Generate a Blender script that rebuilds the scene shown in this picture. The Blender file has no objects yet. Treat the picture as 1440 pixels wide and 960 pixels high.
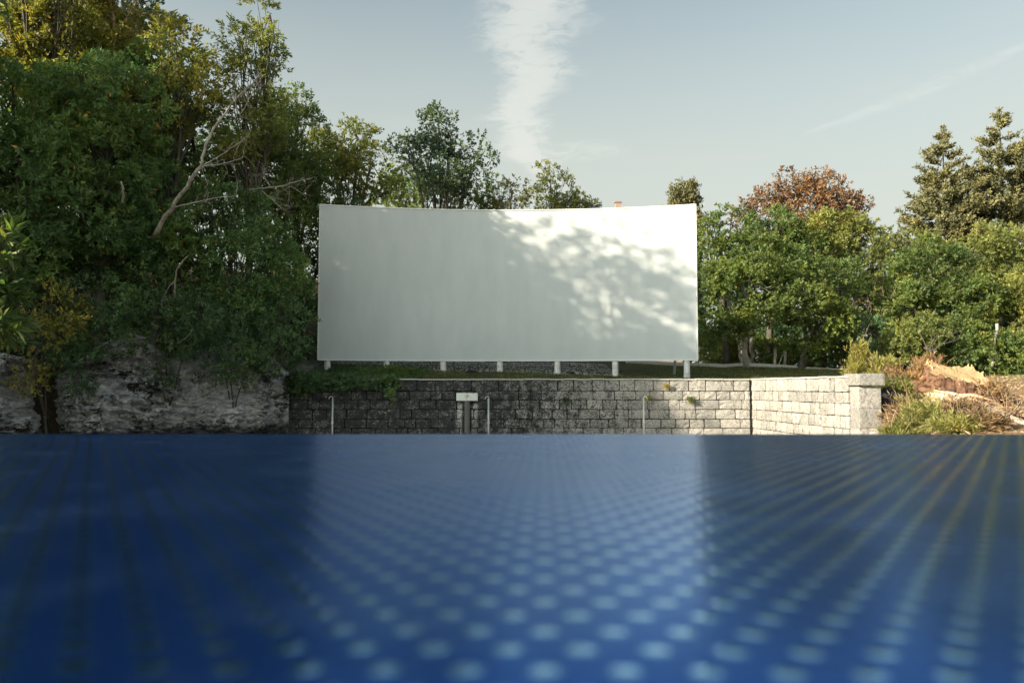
import bpy, math, random
import numpy as np
from mathutils import Vector
random.seed(7)
RNG = np.random.default_rng(11)
scene = bpy.context.scene
COL = scene.collection
R = math.radians

# ------------------------------------------------------------ camera
F = 1120.0                      # focal length in photo pixels (28 mm)
HORIZON = 545.0
PITCH = math.atan((HORIZON - 480) / F)
CZ = 0.80                       # camera height above the near ground
cam = bpy.data.cameras.new('camera')
cam.lens = 28.0; cam.sensor_width = 36.0
cam.clip_start = 0.01; cam.clip_end = 3000
cam.dof.use_dof = True; cam.dof.focus_distance = 26.0; cam.dof.aperture_fstop = 7.5
camo = bpy.data.objects.new('camera', cam); COL.objects.link(camo)
camo.location = (0, 0, CZ); camo.rotation_euler = (R(90) + PITCH, 0, 0)
scene.camera = camo

# ------------------------------------------------------------ light
SUN_ELEV = R(20.5); SUN_SIDE = R(30)          # sun from the left, a little behind the camera
sun = bpy.data.lights.new('sun', 'SUN'); sun.energy = 5.0; sun.angle = R(0.53); sun.color = (1.0, 0.86, 0.66)
suno = bpy.data.objects.new('sun', sun); COL.objects.link(suno)
to_sun = Vector((-math.cos(SUN_ELEV) * math.cos(SUN_SIDE), -math.cos(SUN_ELEV) * math.sin(SUN_SIDE), math.sin(SUN_ELEV)))
suno.rotation_euler = to_sun.to_track_quat('Z', 'Y').to_euler()
suno.location = (-30, -15, 30)
scene.view_settings.view_transform = 'Standard'; scene.view_settings.look = 'None'
scene.view_settings.gamma = 1.0; scene.view_settings.use_curve_mapping = False
scene.view_settings.exposure = 1.33
scene.render.engine = 'CYCLES'
scene.cycles.use_denoising = True
scene.cycles.max_bounces = 8; scene.cycles.diffuse_bounces = 5; scene.cycles.transmission_bounces = 5
scene.cycles.glossy_bounces = 3; scene.cycles.transparent_max_bounces = 4
scene.cycles.sample_clamp_indirect = 6.0
scene.cycles.caustics_reflective = False; scene.cycles.caustics_refractive = False

# ------------------------------------------------------------ node helpers
class NT:
    def __init__(self, tree):
        self.t = tree; self.n = tree.nodes; self.l = tree.links
    def new(self, kind, **kw):
        nd = self.n.new(kind)
        for k, v in kw.items(): setattr(nd, k, v)
        return nd
    def put(self, sock, v):
        if hasattr(v, 'is_output') or isinstance(v, bpy.types.NodeSocket): self.l.new(v, sock)
        elif v is not None: sock.default_value = v
    def m(self, op, a, b=None, c=None, clamp=False):
        nd = self.new('ShaderNodeMath', operation=op, use_clamp=clamp)
        self.put(nd.inputs[0], a)
        if b is not None: self.put(nd.inputs[1], b)
        if c is not None: self.put(nd.inputs[2], c)
        return nd.outputs[0]
    def vm(self, op, a, b=None, scale=None):
        nd = self.new('ShaderNodeVectorMath', operation=op)
        self.put(nd.inputs[0], a)
        if b is not None: self.put(nd.inputs[1], b)
        if scale is not None: self.put(nd.inputs['Scale'], scale)
        return nd.outputs['Value'] if op in ('LENGTH', 'DOT_PRODUCT', 'DISTANCE') else nd.outputs[0]
    def noise(self, vec, scale, detail=4, rough=0.55, dist=0.0):
        nd = self.new('ShaderNodeTexNoise')
        self.put(nd.inputs['Vector'], vec); nd.inputs['Scale'].default_value = scale
        nd.inputs['Detail'].default_value = detail; nd.inputs['Roughness'].default_value = rough
        nd.inputs['Distortion'].default_value = dist
        return nd.outputs['Fac']
    def ramp(self, fac, stops, interp='LINEAR'):
        nd = self.new('ShaderNodeValToRGB'); self.put(nd.inputs[0], fac)
        cr = nd.color_ramp; cr.interpolation = interp
        while len(cr.elements) < len(stops): cr.elements.new(0.5)
        for e, (p, c) in zip(cr.elements, stops):
            e.position = p
            e.color = (c, c, c, 1) if isinstance(c, (int, float)) else (*c, 1)
        return nd.outputs[0]
    def mix(self, fac, a, b, blend='MIX'):
        nd = self.new('ShaderNodeMix', data_type='RGBA', blend_type=blend)
        self.put(nd.inputs[0], fac)
        for s, v in ((nd.inputs[6], a), (nd.inputs[7], b)):
            if isinstance(v, tuple): s.default_value = (*v[:3], 1)
            else: self.put(s, v)
        return nd.outputs[2]
    def maprange(self, v, a, b, c=0.0, d=1.0, smooth=False):
        nd = self.new('ShaderNodeMapRange', interpolation_type='SMOOTHSTEP' if smooth else 'LINEAR')
        self.put(nd.inputs[0], v)
        for i, q in zip((1, 2, 3, 4), (a, b, c, d)): self.put(nd.inputs[i], q)
        return nd.outputs[0]
    def sep(self, v):
        nd = self.new('ShaderNodeSeparateXYZ'); self.put(nd.inputs[0], v); return nd.outputs
    def comb(self, x, y, z):
        nd = self.new('ShaderNodeCombineXYZ')
        for s, v in zip(nd.inputs, (x, y, z)): self.put(s, v)
        return nd.outputs[0]
    def bump(self, h, dist, strength=1.0):
        nd = self.new('ShaderNodeBump'); self.put(nd.inputs['Height'], h)
        nd.inputs['Distance'].default_value = dist; nd.inputs['Strength'].default_value = strength
        return nd.outputs[0]

# ------------------------------------------------------------ sky
def sky_dir(px, py):
    u, v = (px - 720) / F, (480 - py) / F
    x, y, z = u, math.cos(PITCH) - v * math.sin(PITCH), math.sin(PITCH) + v * math.cos(PITCH)
    return math.atan2(x, y), math.atan2(z, math.hypot(x, y))
world = bpy.data.worlds.new('World'); scene.world = world; world.use_nodes = True
w = NT(world.node_tree); w.n.clear()
sky = w.new('ShaderNodeTexSky', sky_type='NISHITA'); sky.sun_disc = False
sky.sun_elevation = SUN_ELEV; sky.sun_rotation = math.atan2(to_sun.x, to_sun.y)
sky.air_density = 1.0; sky.dust_density = 2.5; sky.ozone_density = 1.5; sky.altitude = 0
hs = w.new('ShaderNodeHueSaturation'); hs.inputs['Saturation'].default_value = 0.50; hs.inputs['Hue'].default_value = 0.485
w.l.new(sky.outputs[0], hs.inputs['Color']); tint = w.mix(1.0, hs.outputs[0], (.86, .95, .93), 'MULTIPLY')
tc = w.new('ShaderNodeTexCoord'); D = tc.outputs['Generated']
dx, dy, dz = w.sep(D)
az = w.m('ARCTAN2', dx, dy)
el = w.m('ARCTAN2', dz, w.m('SQRT', w.m('ADD', w.m('MULTIPLY', dx, dx), w.m('MULTIPLY', dy, dy))))
elc = w.m('MAXIMUM', el, 0.0)
# thin high veil that whitens the sky towards the horizon
veil = w.noise(w.comb(w.m('MULTIPLY', az, 1.0), w.m('MULTIPLY', el, 5.0), 0.0), 2.0, 5, 0.6, 0.4)
# cirrus column: centre and half width as functions of elevation
def elmap(pts):
    nd = w.new('ShaderNodeFloatCurve')
    t = w.maprange(el, R(8), R(40)); w.l.new(t, nd.inputs['Value'])
    c = nd.mapping.curves[0]
    P = [((sky_dir(px, py)[1] - R(8)) / (R(32)), val) for px, py, val in pts]
    P.sort()
    c.points[0].location = (0, P[0][1]); c.points[1].location = (1, P[-1][1])
    for p in P: c.points.new(p[0], p[1])
    nd.mapping.update(); return nd.outputs[0]
cen = [(757, 0, 0), (738, 40, 0), (744, 80, 0), (754, 110, 0), (728, 150, 0), (734, 190, 0), (758, 235, 0), (790, 275, 0)]
cen = [(a, b, sky_dir(a, b)[0] * 3 + .5) for a, b, _ in cen]
wid = [(745, 0, .78), (728, 50, .62), (748, 100, .46), (733, 150, .42), (738, 200, .36), (758, 240, .30), (775, 280, .05)]
cc = w.m('DIVIDE', w.m('SUBTRACT', elmap(cen), 0.5), 3.0)
hw = w.m('MULTIPLY', elmap(wid), 0.1)
wisp = w.noise(w.comb(w.m('MULTIPLY', az, 3.0), w.m('MULTIPLY', el, 9.0), 2.3), 3.2, 6, 0.62, 0.6)
fine = w.noise(w.comb(w.m('ADD', w.m('MULTIPLY', az, 5.0), w.m('MULTIPLY', el, -3.0)), w.m('MULTIPLY', el, 16.0), 5.1), 6.0, 6, 0.65, 1.0)
ad = w.m('SUBTRACT', w.m('ADD', az, w.m('MULTIPLY', w.m('SUBTRACT', wisp, 0.5), 0.085)), cc)
rel = w.m('DIVIDE', w.m('ABSOLUTE', ad), hw)
cm = w.maprange(rel, 1.45, 0.15, 0, 1, True)
cm = w.m('MULTIPLY', cm, w.maprange(w.m('ADD', fine, w.m('MULTIPLY', cm, 0.30)), 0.42, 0.80, 0.0, 1.0, True))
cm = w.m('MULTIPLY', cm, w.maprange(el, R(11.5), R(17), 0, 1, True))
# side wisp of the cirrus at the right
a1, e1 = sky_dir(820, 212)
sw = w.m('ADD', w.m('POWER', w.m('DIVIDE', w.m('SUBTRACT', az, a1), 0.055), 2.0), w.m('POWER', w.m('DIVIDE', w.m('SUBTRACT', el, e1), 0.012), 2.0))
sw = w.m('MULTIPLY', w.maprange(sw, 1.6, 0.0, 0, .5, True), w.maprange(fine, 0.35, 0.7))
# contrail
(ax, ex), (bx_, ex2) = sky_dir(1125, 190), sky_dir(1440, 65)
tt = w.m('DIVIDE', w.m('SUBTRACT', az, ax), bx_ - ax)
le = w.m('ADD', w.m('MULTIPLY', w.m('POWER', w.m('MAXIMUM', tt, 0.0), 1.08), ex2 - ex), ex)
cw = w.m('MULTIPLY', w.maprange(tt, 0.0, 0.6, 0.003, 0.011), w.maprange(tt, 0.7, 1.05, 1.0, 0.45))
ct = w.maprange(w.m('DIVIDE', w.m('ABSOLUTE', w.m('SUBTRACT', el, w.m('ADD', le, w.m('MULTIPLY', w.m('SUBTRACT', wisp, .5), .012)))), cw), 1.2, 0.1, 0, 1, True)
ct = w.m('MULTIPLY', ct, w.m('MULTIPLY', w.maprange(tt, -0.02, 0.15, 0, 1, True), w.maprange(tt, 1.3, 1.8, 1, 0, True)))
ct = w.m('MULTIPLY', ct, w.maprange(fine, 0.3, 0.7, 0.04, 0.34))
cl = w.m('MAXIMUM', w.m('MULTIPLY', cm, 0.62), w.m('MAXIMUM', sw, ct))
vf = w.m('MULTIPLY', w.maprange(el, R(33), R(9), 0.02, 0.92, True), w.maprange(veil, 0.3, 0.7, 0.8, 1.0))
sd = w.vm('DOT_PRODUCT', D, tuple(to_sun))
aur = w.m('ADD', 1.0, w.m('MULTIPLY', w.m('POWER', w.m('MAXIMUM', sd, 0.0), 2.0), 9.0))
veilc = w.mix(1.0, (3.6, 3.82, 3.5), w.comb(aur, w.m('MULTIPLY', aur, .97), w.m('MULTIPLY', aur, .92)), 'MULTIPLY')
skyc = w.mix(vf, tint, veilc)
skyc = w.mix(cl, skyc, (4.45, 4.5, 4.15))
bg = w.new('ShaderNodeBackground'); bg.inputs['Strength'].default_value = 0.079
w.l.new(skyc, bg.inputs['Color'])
wo = w.new('ShaderNodeOutputWorld'); w.l.new(bg.outputs[0], wo.inputs[0])

# ------------------------------------------------------------ materials
def mat(name):
    m = bpy.data.materials.new(name); m.use_nodes = True
    t = NT(m.node_tree); t.n.clear()
    out = t.new('ShaderNodeOutputMaterial'); p = t.new('ShaderNodeBsdfPrincipled')
    t.l.new(p.outputs[0], out.inputs[0]); t.p = p; t.out = out; t.mat = m
    g = t.new('ShaderNodeNewGeometry'); t.pos = g.outputs['Position']
    return t
def fin(t, color=None, rough=None, normal=None, spec=None, metal=None):
    if color is not None:
        if isinstance(color, tuple): t.p.inputs['Base Color'].default_value = (*color[:3], 1)
        else: t.l.new(color, t.p.inputs['Base Color'])
    if rough is not None: t.put(t.p.inputs['Roughness'], rough)
    if normal is not None: t.l.new(normal, t.p.inputs['Normal'])
    if spec is not None: t.p.inputs['Specular IOR Level'].default_value = spec
    if metal is not None: t.p.inputs['Metallic'].default_value = metal
    return t.mat
def leaf_mat(name, stops, clump=(0.62, 1.38), trans=0.48, spec=0.4, rough=0.5, yel=0.35):
    t = mat(name)
    at = t.new('ShaderNodeAttribute', attribute_name='tint')
    col = t.ramp(at.outputs['Fac'], stops)
    nz = t.noise(t.pos, 0.9, 3)
    f = t.maprange(nz, 0.3, 0.7, clump[0], clump[1])
    hv = t.maprange(t.noise(t.pos, .55, 3, .6), .42, .66, 0, 1)
    f2 = t.m('ADD', 1.0, t.m('MULTIPLY', hv, yel)); f3 = t.m('SUBTRACT', 1.0, t.m('MULTIPLY', hv, yel * .35))
    col = t.mix(1.0, col, t.comb(t.m('MULTIPLY', f, f2), t.m('MULTIPLY', f, t.m('ADD', .5, t.m('MULTIPLY', f2, .5))), t.m('MULTIPLY', f, f3)), 'MULTIPLY')
    fin(t, col, rough, spec=spec)
    tr = t.new('ShaderNodeBsdfTranslucent'); t.l.new(t.mix(1.0, col, (1.25, 1.3, .6), 'MULTIPLY'), tr.inputs[0])
    mx = t.new('ShaderNodeMixShader'); mx.inputs[0].default_value = trans
    t.l.new(t.p.outputs[0], mx.inputs[1]); t.l.new(tr.outputs[0], mx.inputs[2]); t.l.new(mx.outputs[0], t.out.inputs[0])
    return t.mat
M = {}
M['leaf_bay'] = leaf_mat('leaf_bay', [(0, (0.066, 0.116, 0.059)), (.5, (0.116, 0.204, 0.087)), (.93, (0.204, 0.321, 0.116)), (1, (0.582, 0.331, 0.098))])
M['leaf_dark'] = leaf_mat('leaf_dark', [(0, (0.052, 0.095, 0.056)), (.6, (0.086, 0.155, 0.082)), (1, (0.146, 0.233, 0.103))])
M['leaf_gold'] = leaf_mat('leaf_gold', [(0, (.095, .120, .035)), (.5, (.195, .210, .060)), (.93, (.32, .30, .09)), (1, (.38, .22, .06))])
M['leaf_olive'] = leaf_mat('leaf_olive', [(0, (0.100, 0.129, 0.043)), (.6, (0.186, 0.215, 0.068)), (1, (0.315, 0.300, 0.100))])
M['leaf_green'] = leaf_mat('leaf_green', [(0, (.060, .100, .038)), (.5, (.105, .160, .055)), (.95, (.19, .25, .075)), (1, (.34, .26, .08))], yel=.45)
M['leaf_lime'] = leaf_mat('leaf_lime', [(0, (.090, .120, .040)), (.5, (.17, .205, .065)), (.95, (.26, .29, .09)), (1, (.34, .28, .09))], yel=.3)
M['leaf_red'] = leaf_mat('leaf_red', [(0, (.09, .075, .04)), (.3, (.15, .095, .055)), (.75, (.22, .125, .075)), (1, (.13, .15, .06))], trans=.3)
M['leaf_blue'] = leaf_mat('leaf_blue', [(0, (0.048, 0.072, 0.060)), (.6, (0.072, 0.120, 0.072)), (1, (0.120, 0.168, 0.060))], trans=.3)
M['leaf_yellow'] = leaf_mat('leaf_yellow', [(0, (.12, .13, .04)), (.5, (.26, .25, .07)), (1, (.38, .32, .09))])
M['leaf_bright'] = leaf_mat('leaf_bright', [(0, (.045, .085, .03)), (.6, (.085, .145, .05)), (1, (.17, .18, .06))])
M['needle'] = leaf_mat('needle', [(0, (.075, .082, .040)), (.6, (.135, .140, .066)), (1, (.20, .185, .085))], trans=.15, rough=.7)
M['needle_dark'] = leaf_mat('needle_dark', [(0, (.028, .052, .040)), (1, (.05, .085, .055))], trans=.1)
M['needle_cut'] = leaf_mat('needle_cut', [(0, (0.120, 0.130, 0.035)), (.6, (0.220, 0.230, 0.070)), (1, (0.340, 0.300, 0.110))], trans=.3)
M['leaf_dry'] = leaf_mat('leaf_dry', [(0, (.12, .085, .05)), (.6, (.22, .15, .085)), (1, (.34, .25, .14))], trans=.2)
M['grass'] = leaf_mat('grass_blade', [(0, (0.050, 0.060, 0.022)), (.5, (0.075, 0.105, 0.030)), (.85, (0.120, 0.130, 0.045)), (1, (0.250, 0.200, 0.100))], trans=.3)

def bark(name, a, b, scale=9, stretch=.25, bumpd=.02):
    t = mat(name)
    x, y, z = t.sep(t.pos)
    v = t.comb(x, y, t.m('MULTIPLY', z, stretch))
    n = t.noise(v, scale, 6, .65, .4); n2 = t.noise(t.pos, 1.6, 3)
    c = t.mix(t.maprange(n, .35, .65), a, b)
    c = t.mix(t.maprange(n2, .35, .7, 0, .55), c, tuple(q * .6 for q in a))
    return fin(t, c, .9, t.bump(n, bumpd), .15)
M['bark'] = bark('bark_grey', (.05, .045, .038), (.16, .145, .12))
M['bark_pale'] = bark('bark_pale', (.20, .18, .14), (.46, .43, .37), 14)
M['bark_red'] = bark('bark_red', (.055, .034, .024), (.30, .165, .10), 9, .8, .07)
M['bark_tan'] = bark('bark_tan', (.22, .15, .09), (.52, .40, .26), 10, .5, .03)

def stone_mat():
    t = mat('weathered_limestone')
    oi = t.new('ShaderNodeObjectInfo'); rnd = oi.outputs['Random']
    x, y, z = t.sep(t.pos)
    base = t.mix(rnd, (.29, .29, .275), (.43, .42, .395))
    n1 = t.noise(t.pos, 22, 6, .7); n2 = t.noise(t.pos, 5.5, 5, .6, .5)
    base = t.mix(t.maprange(n1, .40, .62), t.mix(1.0, base, (.62, .60, .57), 'MULTIPLY'), base)
    # black algae and painted tree shade, heavy on the left, fading towards the return
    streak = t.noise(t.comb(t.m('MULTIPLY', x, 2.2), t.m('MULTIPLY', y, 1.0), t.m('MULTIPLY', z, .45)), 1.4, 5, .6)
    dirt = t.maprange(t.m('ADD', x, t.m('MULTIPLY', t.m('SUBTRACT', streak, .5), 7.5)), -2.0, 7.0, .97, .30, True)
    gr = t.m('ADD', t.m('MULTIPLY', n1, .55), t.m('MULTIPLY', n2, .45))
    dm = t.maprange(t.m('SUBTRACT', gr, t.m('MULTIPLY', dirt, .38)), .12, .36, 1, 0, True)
    crust_shade = t.mix(n2, (.020, .022, .023), (.065, .067, .066))
    c = t.mix(dm, base, crust_shade)
    # pale lime runs beside the conduit
    ax = t.m('ABSOLUTE', t.m('SUBTRACT', x, -1.41))
    run = t.m('MULTIPLY', t.maprange(ax, .13, .17, 0, 1), t.maprange(t.m('ADD', ax, t.m('MULTIPLY', n2, .2)), .48, .36, 0, 1))
    run = t.m('MULTIPLY', run, t.m('MULTIPLY', t.maprange(z, -.45, -.05 + .0, .35, 1), t.maprange(t.m('ADD', z, t.m('MULTIPLY', n2, .3)), .50, .38, 0, 1)))
    run = t.m('MULTIPLY', run, t.m('MULTIPLY', t.maprange(y, 24, 24.2), t.maprange(n1, .38, .55)))
    c = t.mix(run, c, (.55, .55, .51))
    moss = t.maprange(t.noise(t.pos, 2.5, 5, .6), .66, .74, 0, .6)
    c = t.mix(moss, c, (.10, .10, .045))
    pits = t.noise(t.pos, 38, 5, .75)
    h = t.m('ADD', t.m('MULTIPLY', pits, .5), n2)
    return fin(t, c, .92, t.bump(h, .03), .12)
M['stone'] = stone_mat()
t = mat('dark_mortar'); n = t.noise(t.pos, 14, 5, .7)
x, y, z = t.sep(t.pos)
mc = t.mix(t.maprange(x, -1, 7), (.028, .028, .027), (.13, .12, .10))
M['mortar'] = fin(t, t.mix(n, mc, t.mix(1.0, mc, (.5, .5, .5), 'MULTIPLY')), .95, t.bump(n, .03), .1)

def rock_mat(name, pale, dark, thr=.5):
    t = mat(name)
    x, y, z = t.sep(t.pos)
    v = t.comb(x, y, t.m('MULTIPLY', z, 1.7))
    big = t.noise(t.pos, .9, 4, .6, .5); a = t.noise(v, 4.5, 8, .75, 1.2); c0 = t.noise(v, 20, 6, .75, .5)
    vo = t.new('ShaderNodeTexVoronoi', feature='DISTANCE_TO_EDGE'); t.l.new(t.vm('ADD', v, t.vm('SCALE', t.comb(a, c0, big), scale=.35)), vo.inputs['Vector']); vo.inputs['Scale'].default_value = 3.2
    crack = t.maprange(vo.outputs['Distance'], 0.0, .09, 0, 1, True)
    crack = t.maprange(t.m('ADD', crack, t.m('MULTIPLY', t.m('SUBTRACT', big, .5), 3.0)), .0, .6, 0, 1)
    mask = t.m('ADD', t.m('ADD', t.m('MULTIPLY', a, .40), t.m('MULTIPLY', c0, .25)), t.m('MULTIPLY', big, .42))
    k = t.m('MULTIPLY', t.maprange(mask, thr, thr + .05, 0, 1, True), t.maprange(crack, 0, 1, .55, 1))
    pc = t.mix(t.maprange(t.noise(t.pos, 1.8, 4), .4, .6), pale, (pale[0] * .80, pale[1] * .82, pale[2] * .88))
    pc = t.mix(t.maprange(t.noise(t.pos, 2.4, 3), .62, .74, 0, .35), pc, (.48, .40, .30))
    c = t.mix(k, dark, pc)
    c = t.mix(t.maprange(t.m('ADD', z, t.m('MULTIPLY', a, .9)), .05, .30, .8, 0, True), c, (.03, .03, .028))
    return fin(t, c, .9, t.bump(t.m('ADD', t.m('MULTIPLY', a, 1.2), t.m('ADD', t.m('MULTIPLY', c0, .6), t.m('MULTIPLY', crack, .3))), .13), .15)
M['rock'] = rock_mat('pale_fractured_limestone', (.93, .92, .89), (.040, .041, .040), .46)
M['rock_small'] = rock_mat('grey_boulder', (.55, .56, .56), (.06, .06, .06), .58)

t = mat('ground_soil')
at = t.new('ShaderNodeAttribute', attribute_name='soil')
n = t.noise(t.pos, 7, 6, .7); n2 = t.noise(t.pos, 26, 5, .7); n3 = t.noise(t.pos, 1.1, 4)
f = t.maprange(t.m('ADD', t.m('MULTIPLY', n, .5), t.m('MULTIPLY', n2, .5)), .36, .64, .45, 1.5)
f = t.m('MULTIPLY', f, t.maprange(n3, .3, .7, .75, 1.25))
M['soil'] = fin(t, t.mix(1.0, at.outputs['Color'], t.comb(f, f, f), 'MULTIPLY'), .95, t.bump(t.m('ADD', n, n2), .06), .1)

t = mat('white_screen_paint')
x, y, z = t.sep(t.pos)
v = t.comb(x, y, t.m('MULTIPLY', z, .35)); n = t.noise(v, 2.2, 5, .55); n2 = t.noise(t.comb(x, 0.0, t.m('MULTIPLY', z, .12)), 5, 4)
c = t.mix(t.maprange(n, .35, .7, 0, 1), (.510, .553, .556), (.462, .508, .515))
c = t.mix(t.maprange(n2, .5, .8, 0, .18), c, (.45, .49, .49))
spk = t.maprange(t.noise(t.pos, 16, 2), .80, .83, 0, .5)
c = t.mix(spk, c, (.3, .3, .3))
M['screen'] = fin(t, c, .62, t.bump(t.noise(t.pos, 1.2, 2), .01), .25)
t = mat('white_trim_paint'); n = t.noise(t.pos, 6, 4)
M['trim'] = fin(t, t.mix(n, (.80, .81, .79), (.62, .63, .61)), .5)
t = mat('white_concrete_post'); n = t.noise(t.pos, 9, 6, .65)
x, y, z = t.sep(t.pos)
M['post'] = fin(t, t.mix(t.maprange(n, .4, .7), (.68, .69, .67), (.42, .43, .40)), .8, t.bump(n, .01), .2)
t = mat('galvanised_pipe'); n = t.noise(t.pos, 20, 4)
M['pipe'] = fin(t, t.mix(n, (.42, .44, .44), (.62, .64, .64)), .5, None, .5, .3)
t = mat('painted_box'); n = t.noise(t.pos, 7, 6, .7)
M['boxpaint'] = fin(t, t.mix(t.maprange(n, .52, .68), (.66, .70, .66), (.28, .22, .15)), .5)
t = mat('grey_conduit'); M['conduit'] = fin(t, t.mix(t.noise(t.pos, 8, 4), (.09, .09, .09), (.17, .16, .15)), .7)
t = mat('kerb_concrete'); n = t.noise(t.pos, 5, 6, .7)
M['kerb'] = fin(t, t.mix(n, (.34, .33, .30), (.56, .55, .51)), .9)
t = mat('cut_wood')
tcx = t.new('ShaderNodeTexCoord'); ox, oy, oz = t.sep(tcx.outputs['Object'])
rr = t.m('SQRT', t.m('ADD', t.m('POWER', ox, 2.0), t.m('POWER', t.m('MULTIPLY', oy, 1.1), 2.0)))
n = t.noise(t.pos, 5, 5, .6); n2 = t.noise(t.pos, 24, 5, .7)
ring = t.m('SINE', t.m('MULTIPLY', t.m('ADD', rr, t.m('MULTIPLY', n, .12)), 70.0))
c = t.mix(t.maprange(ring, -1, 1, 0, .4), (.42, .29, .15), (.27, .17, .09))
c = t.mix(t.maprange(n2, .45, .68), c, (.52, .40, .24))
M['cutwood'] = fin(t, c, .85, t.bump(n2, .03), .15)
t = mat('splintered_wood'); x, y, z = t.sep(t.new('ShaderNodeTexCoord').outputs['Object'])
n = t.noise(t.comb(t.m('MULTIPLY', x, .35), t.m('MULTIPLY', y, 5.0), t.m('MULTIPLY', z, 5.0)), 3, 7, .7, .4)
M['splinter'] = fin(t, t.ramp(n, [(.3, (.12, .07, .04)), (.45, (.38, .25, .15)), (.58, (.66, .52, .38)), (.8, (.80, .70, .56))]), .85, t.bump(n, .06), .15)
t = mat('blue_table_metal'); M['bluemetal'] = fin(t, (.05, .09, .25), .4)
t = mat('house_render'); M['render'] = fin(t, (.26, .20, .17), .9)
t = mat('roof_tile'); M['rooftile'] = fin(t, (.30, .13, .08), .9)

# blue table top: glossy skin with a staggered lattice of low round studs
TH = 0.0535; TYAW = math.atan(45 / F); S = .0154
def blue_mat():
    t = mat('blue_studded_plastic')
    tc = t.new('ShaderNodeTexCoord'); o = tc.outputs['Object']
    x_, y_, z_ = t.sep(o); ca, sa = math.cos(TYAW), math.sin(TYAW)
    x = t.m('SUBTRACT', t.m('MULTIPLY', x_, ca), t.m('MULTIPLY', y_, sa)); y = t.m('ADD', t.m('MULTIPLY', x_, sa), t.m('MULTIPLY', y_, ca))
    CX, CY = S, S * math.sqrt(3); Y0 = .1565
    def cell(ox, oy):
        fx = t.m('MULTIPLY', t.m('SUBTRACT', t.m('FRACT', t.m('ADD', t.m('DIVIDE', t.m('SUBTRACT', x, ox), CX), 200.5)), .5), CX)
        fy = t.m('MULTIPLY', t.m('SUBTRACT', t.m('FRACT', t.m('ADD', t.m('DIVIDE', t.m('SUBTRACT', y, oy), CY), 200.5)), .5), CY)
        r2 = t.m('ADD', t.m('MULTIPLY', fx, fx), t.m('MULTIPLY', fy, fy))
        k = t.m('MAXIMUM', t.m('SUBTRACT', 1.0, t.m('DIVIDE', r2, (S * .27) ** 2)), 0.0)
        return fx, fy, k
    ax, ay, ak = cell(0, Y0); bx, by, bk = cell(S / 2, Y0 + CY / 2)
    slope = 15.0
    gx = t.m('MULTIPLY', t.m('ADD', t.m('MULTIPLY', ax, ak), t.m('MULTIPLY', bx, bk)), slope / .0154 * .0154 * 2.4)
    gy = t.m('MULTIPLY', t.m('ADD', t.m('MULTIPLY', ay, ak), t.m('MULTIPLY', by, bk)), slope * 2.4)
    # slow waviness of the sheet
    n = t.noise(o, 5.5, 3); n2 = t.noise(t.vm('ADD', o, (3.1, 7.7, 0)), 5.5, 3)
    gx = t.m('ADD', gx, t.m('MULTIPLY', t.m('SUBTRACT', n, .5), .012)); gy = t.m('ADD', gy, t.m('MULTIPLY', t.m('SUBTRACT', n2, .5), .012))
    gX = t.m('ADD', t.m('MULTIPLY', gx, ca), t.m('MULTIPLY', gy, sa)); gY = t.m('SUBTRACT', t.m('MULTIPLY', gy, ca), t.m('MULTIPLY', gx, sa))
    geo = t.new('ShaderNodeNewGeometry')
    nrm = t.vm('NORMALIZE', t.vm('ADD', geo.outputs['Normal'], t.comb(gX, gY, 0.0)))
    dust = t.noise(o, 9, 7, .68, .6); dust2 = t.noise(o, 60, 4, .7)
    dm = t.m('MULTIPLY', t.maprange(dust, .46, .72), t.maprange(dust2, .4, .7, .4, 1))
    k = t.m('ADD', ak, bk)
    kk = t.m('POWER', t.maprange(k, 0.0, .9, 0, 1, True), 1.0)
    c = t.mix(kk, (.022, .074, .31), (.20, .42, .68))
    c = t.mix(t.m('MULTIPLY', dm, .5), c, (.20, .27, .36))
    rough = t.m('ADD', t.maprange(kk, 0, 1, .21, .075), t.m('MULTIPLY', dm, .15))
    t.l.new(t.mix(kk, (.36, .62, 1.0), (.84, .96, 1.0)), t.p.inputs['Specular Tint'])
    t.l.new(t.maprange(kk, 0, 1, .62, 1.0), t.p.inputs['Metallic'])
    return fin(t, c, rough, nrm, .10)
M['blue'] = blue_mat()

# ------------------------------------------------------------ geometry helpers
def P(px, py, Dd):
    """photo pixel + distance (world y) -> world point"""
    u, v = (px - 720) / F, (480 - py) / F
    k = Dd / (math.cos(PITCH) - v * math.sin(PITCH))
    return np.array((u * k, Dd, CZ + (math.sin(PITCH) + v * math.cos(PITCH)) * k))
def mesh_np(name, V, Fc, mt=None, tint=None, smooth=False, color=None):
    V = np.asarray(V, dtype=np.float32); Fc = np.asarray(Fc, dtype=np.int32)
    me = bpy.data.meshes.new(name)
    nf, k = Fc.shape
    me.vertices.add(len(V)); me.vertices.foreach_set('co', V.ravel())
    me.loops.add(nf * k); me.loops.foreach_set('vertex_index', Fc.ravel())
    me.polygons.add(nf)
    me.polygons.foreach_set('loop_start', np.arange(0, nf * k, k, dtype=np.int32))
    me.polygons.foreach_set('use_smooth', np.full(nf, smooth, dtype=bool))
    if tint is not None:
        a = me.attributes.new('tint', 'FLOAT', 'FACE'); a.data.foreach_set('value', np.asarray(tint, dtype=np.float32))
    if color is not None:
        a = me.attributes.new('soil', 'FLOAT_COLOR', 'POINT')
        a.data.foreach_set('color', np.c_[color, np.ones(len(color))].astype(np.float32).ravel())
    me.update(calc_edges=True)
    if mt: me.materials.append(mt)
    return me
def link(name, me, parent=None, loc=None):
    o = bpy.data.objects.new(name, me); COL.objects.link(o)
    if parent: o.parent = parent
    if loc is not None: o.location = loc
    return o
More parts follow.
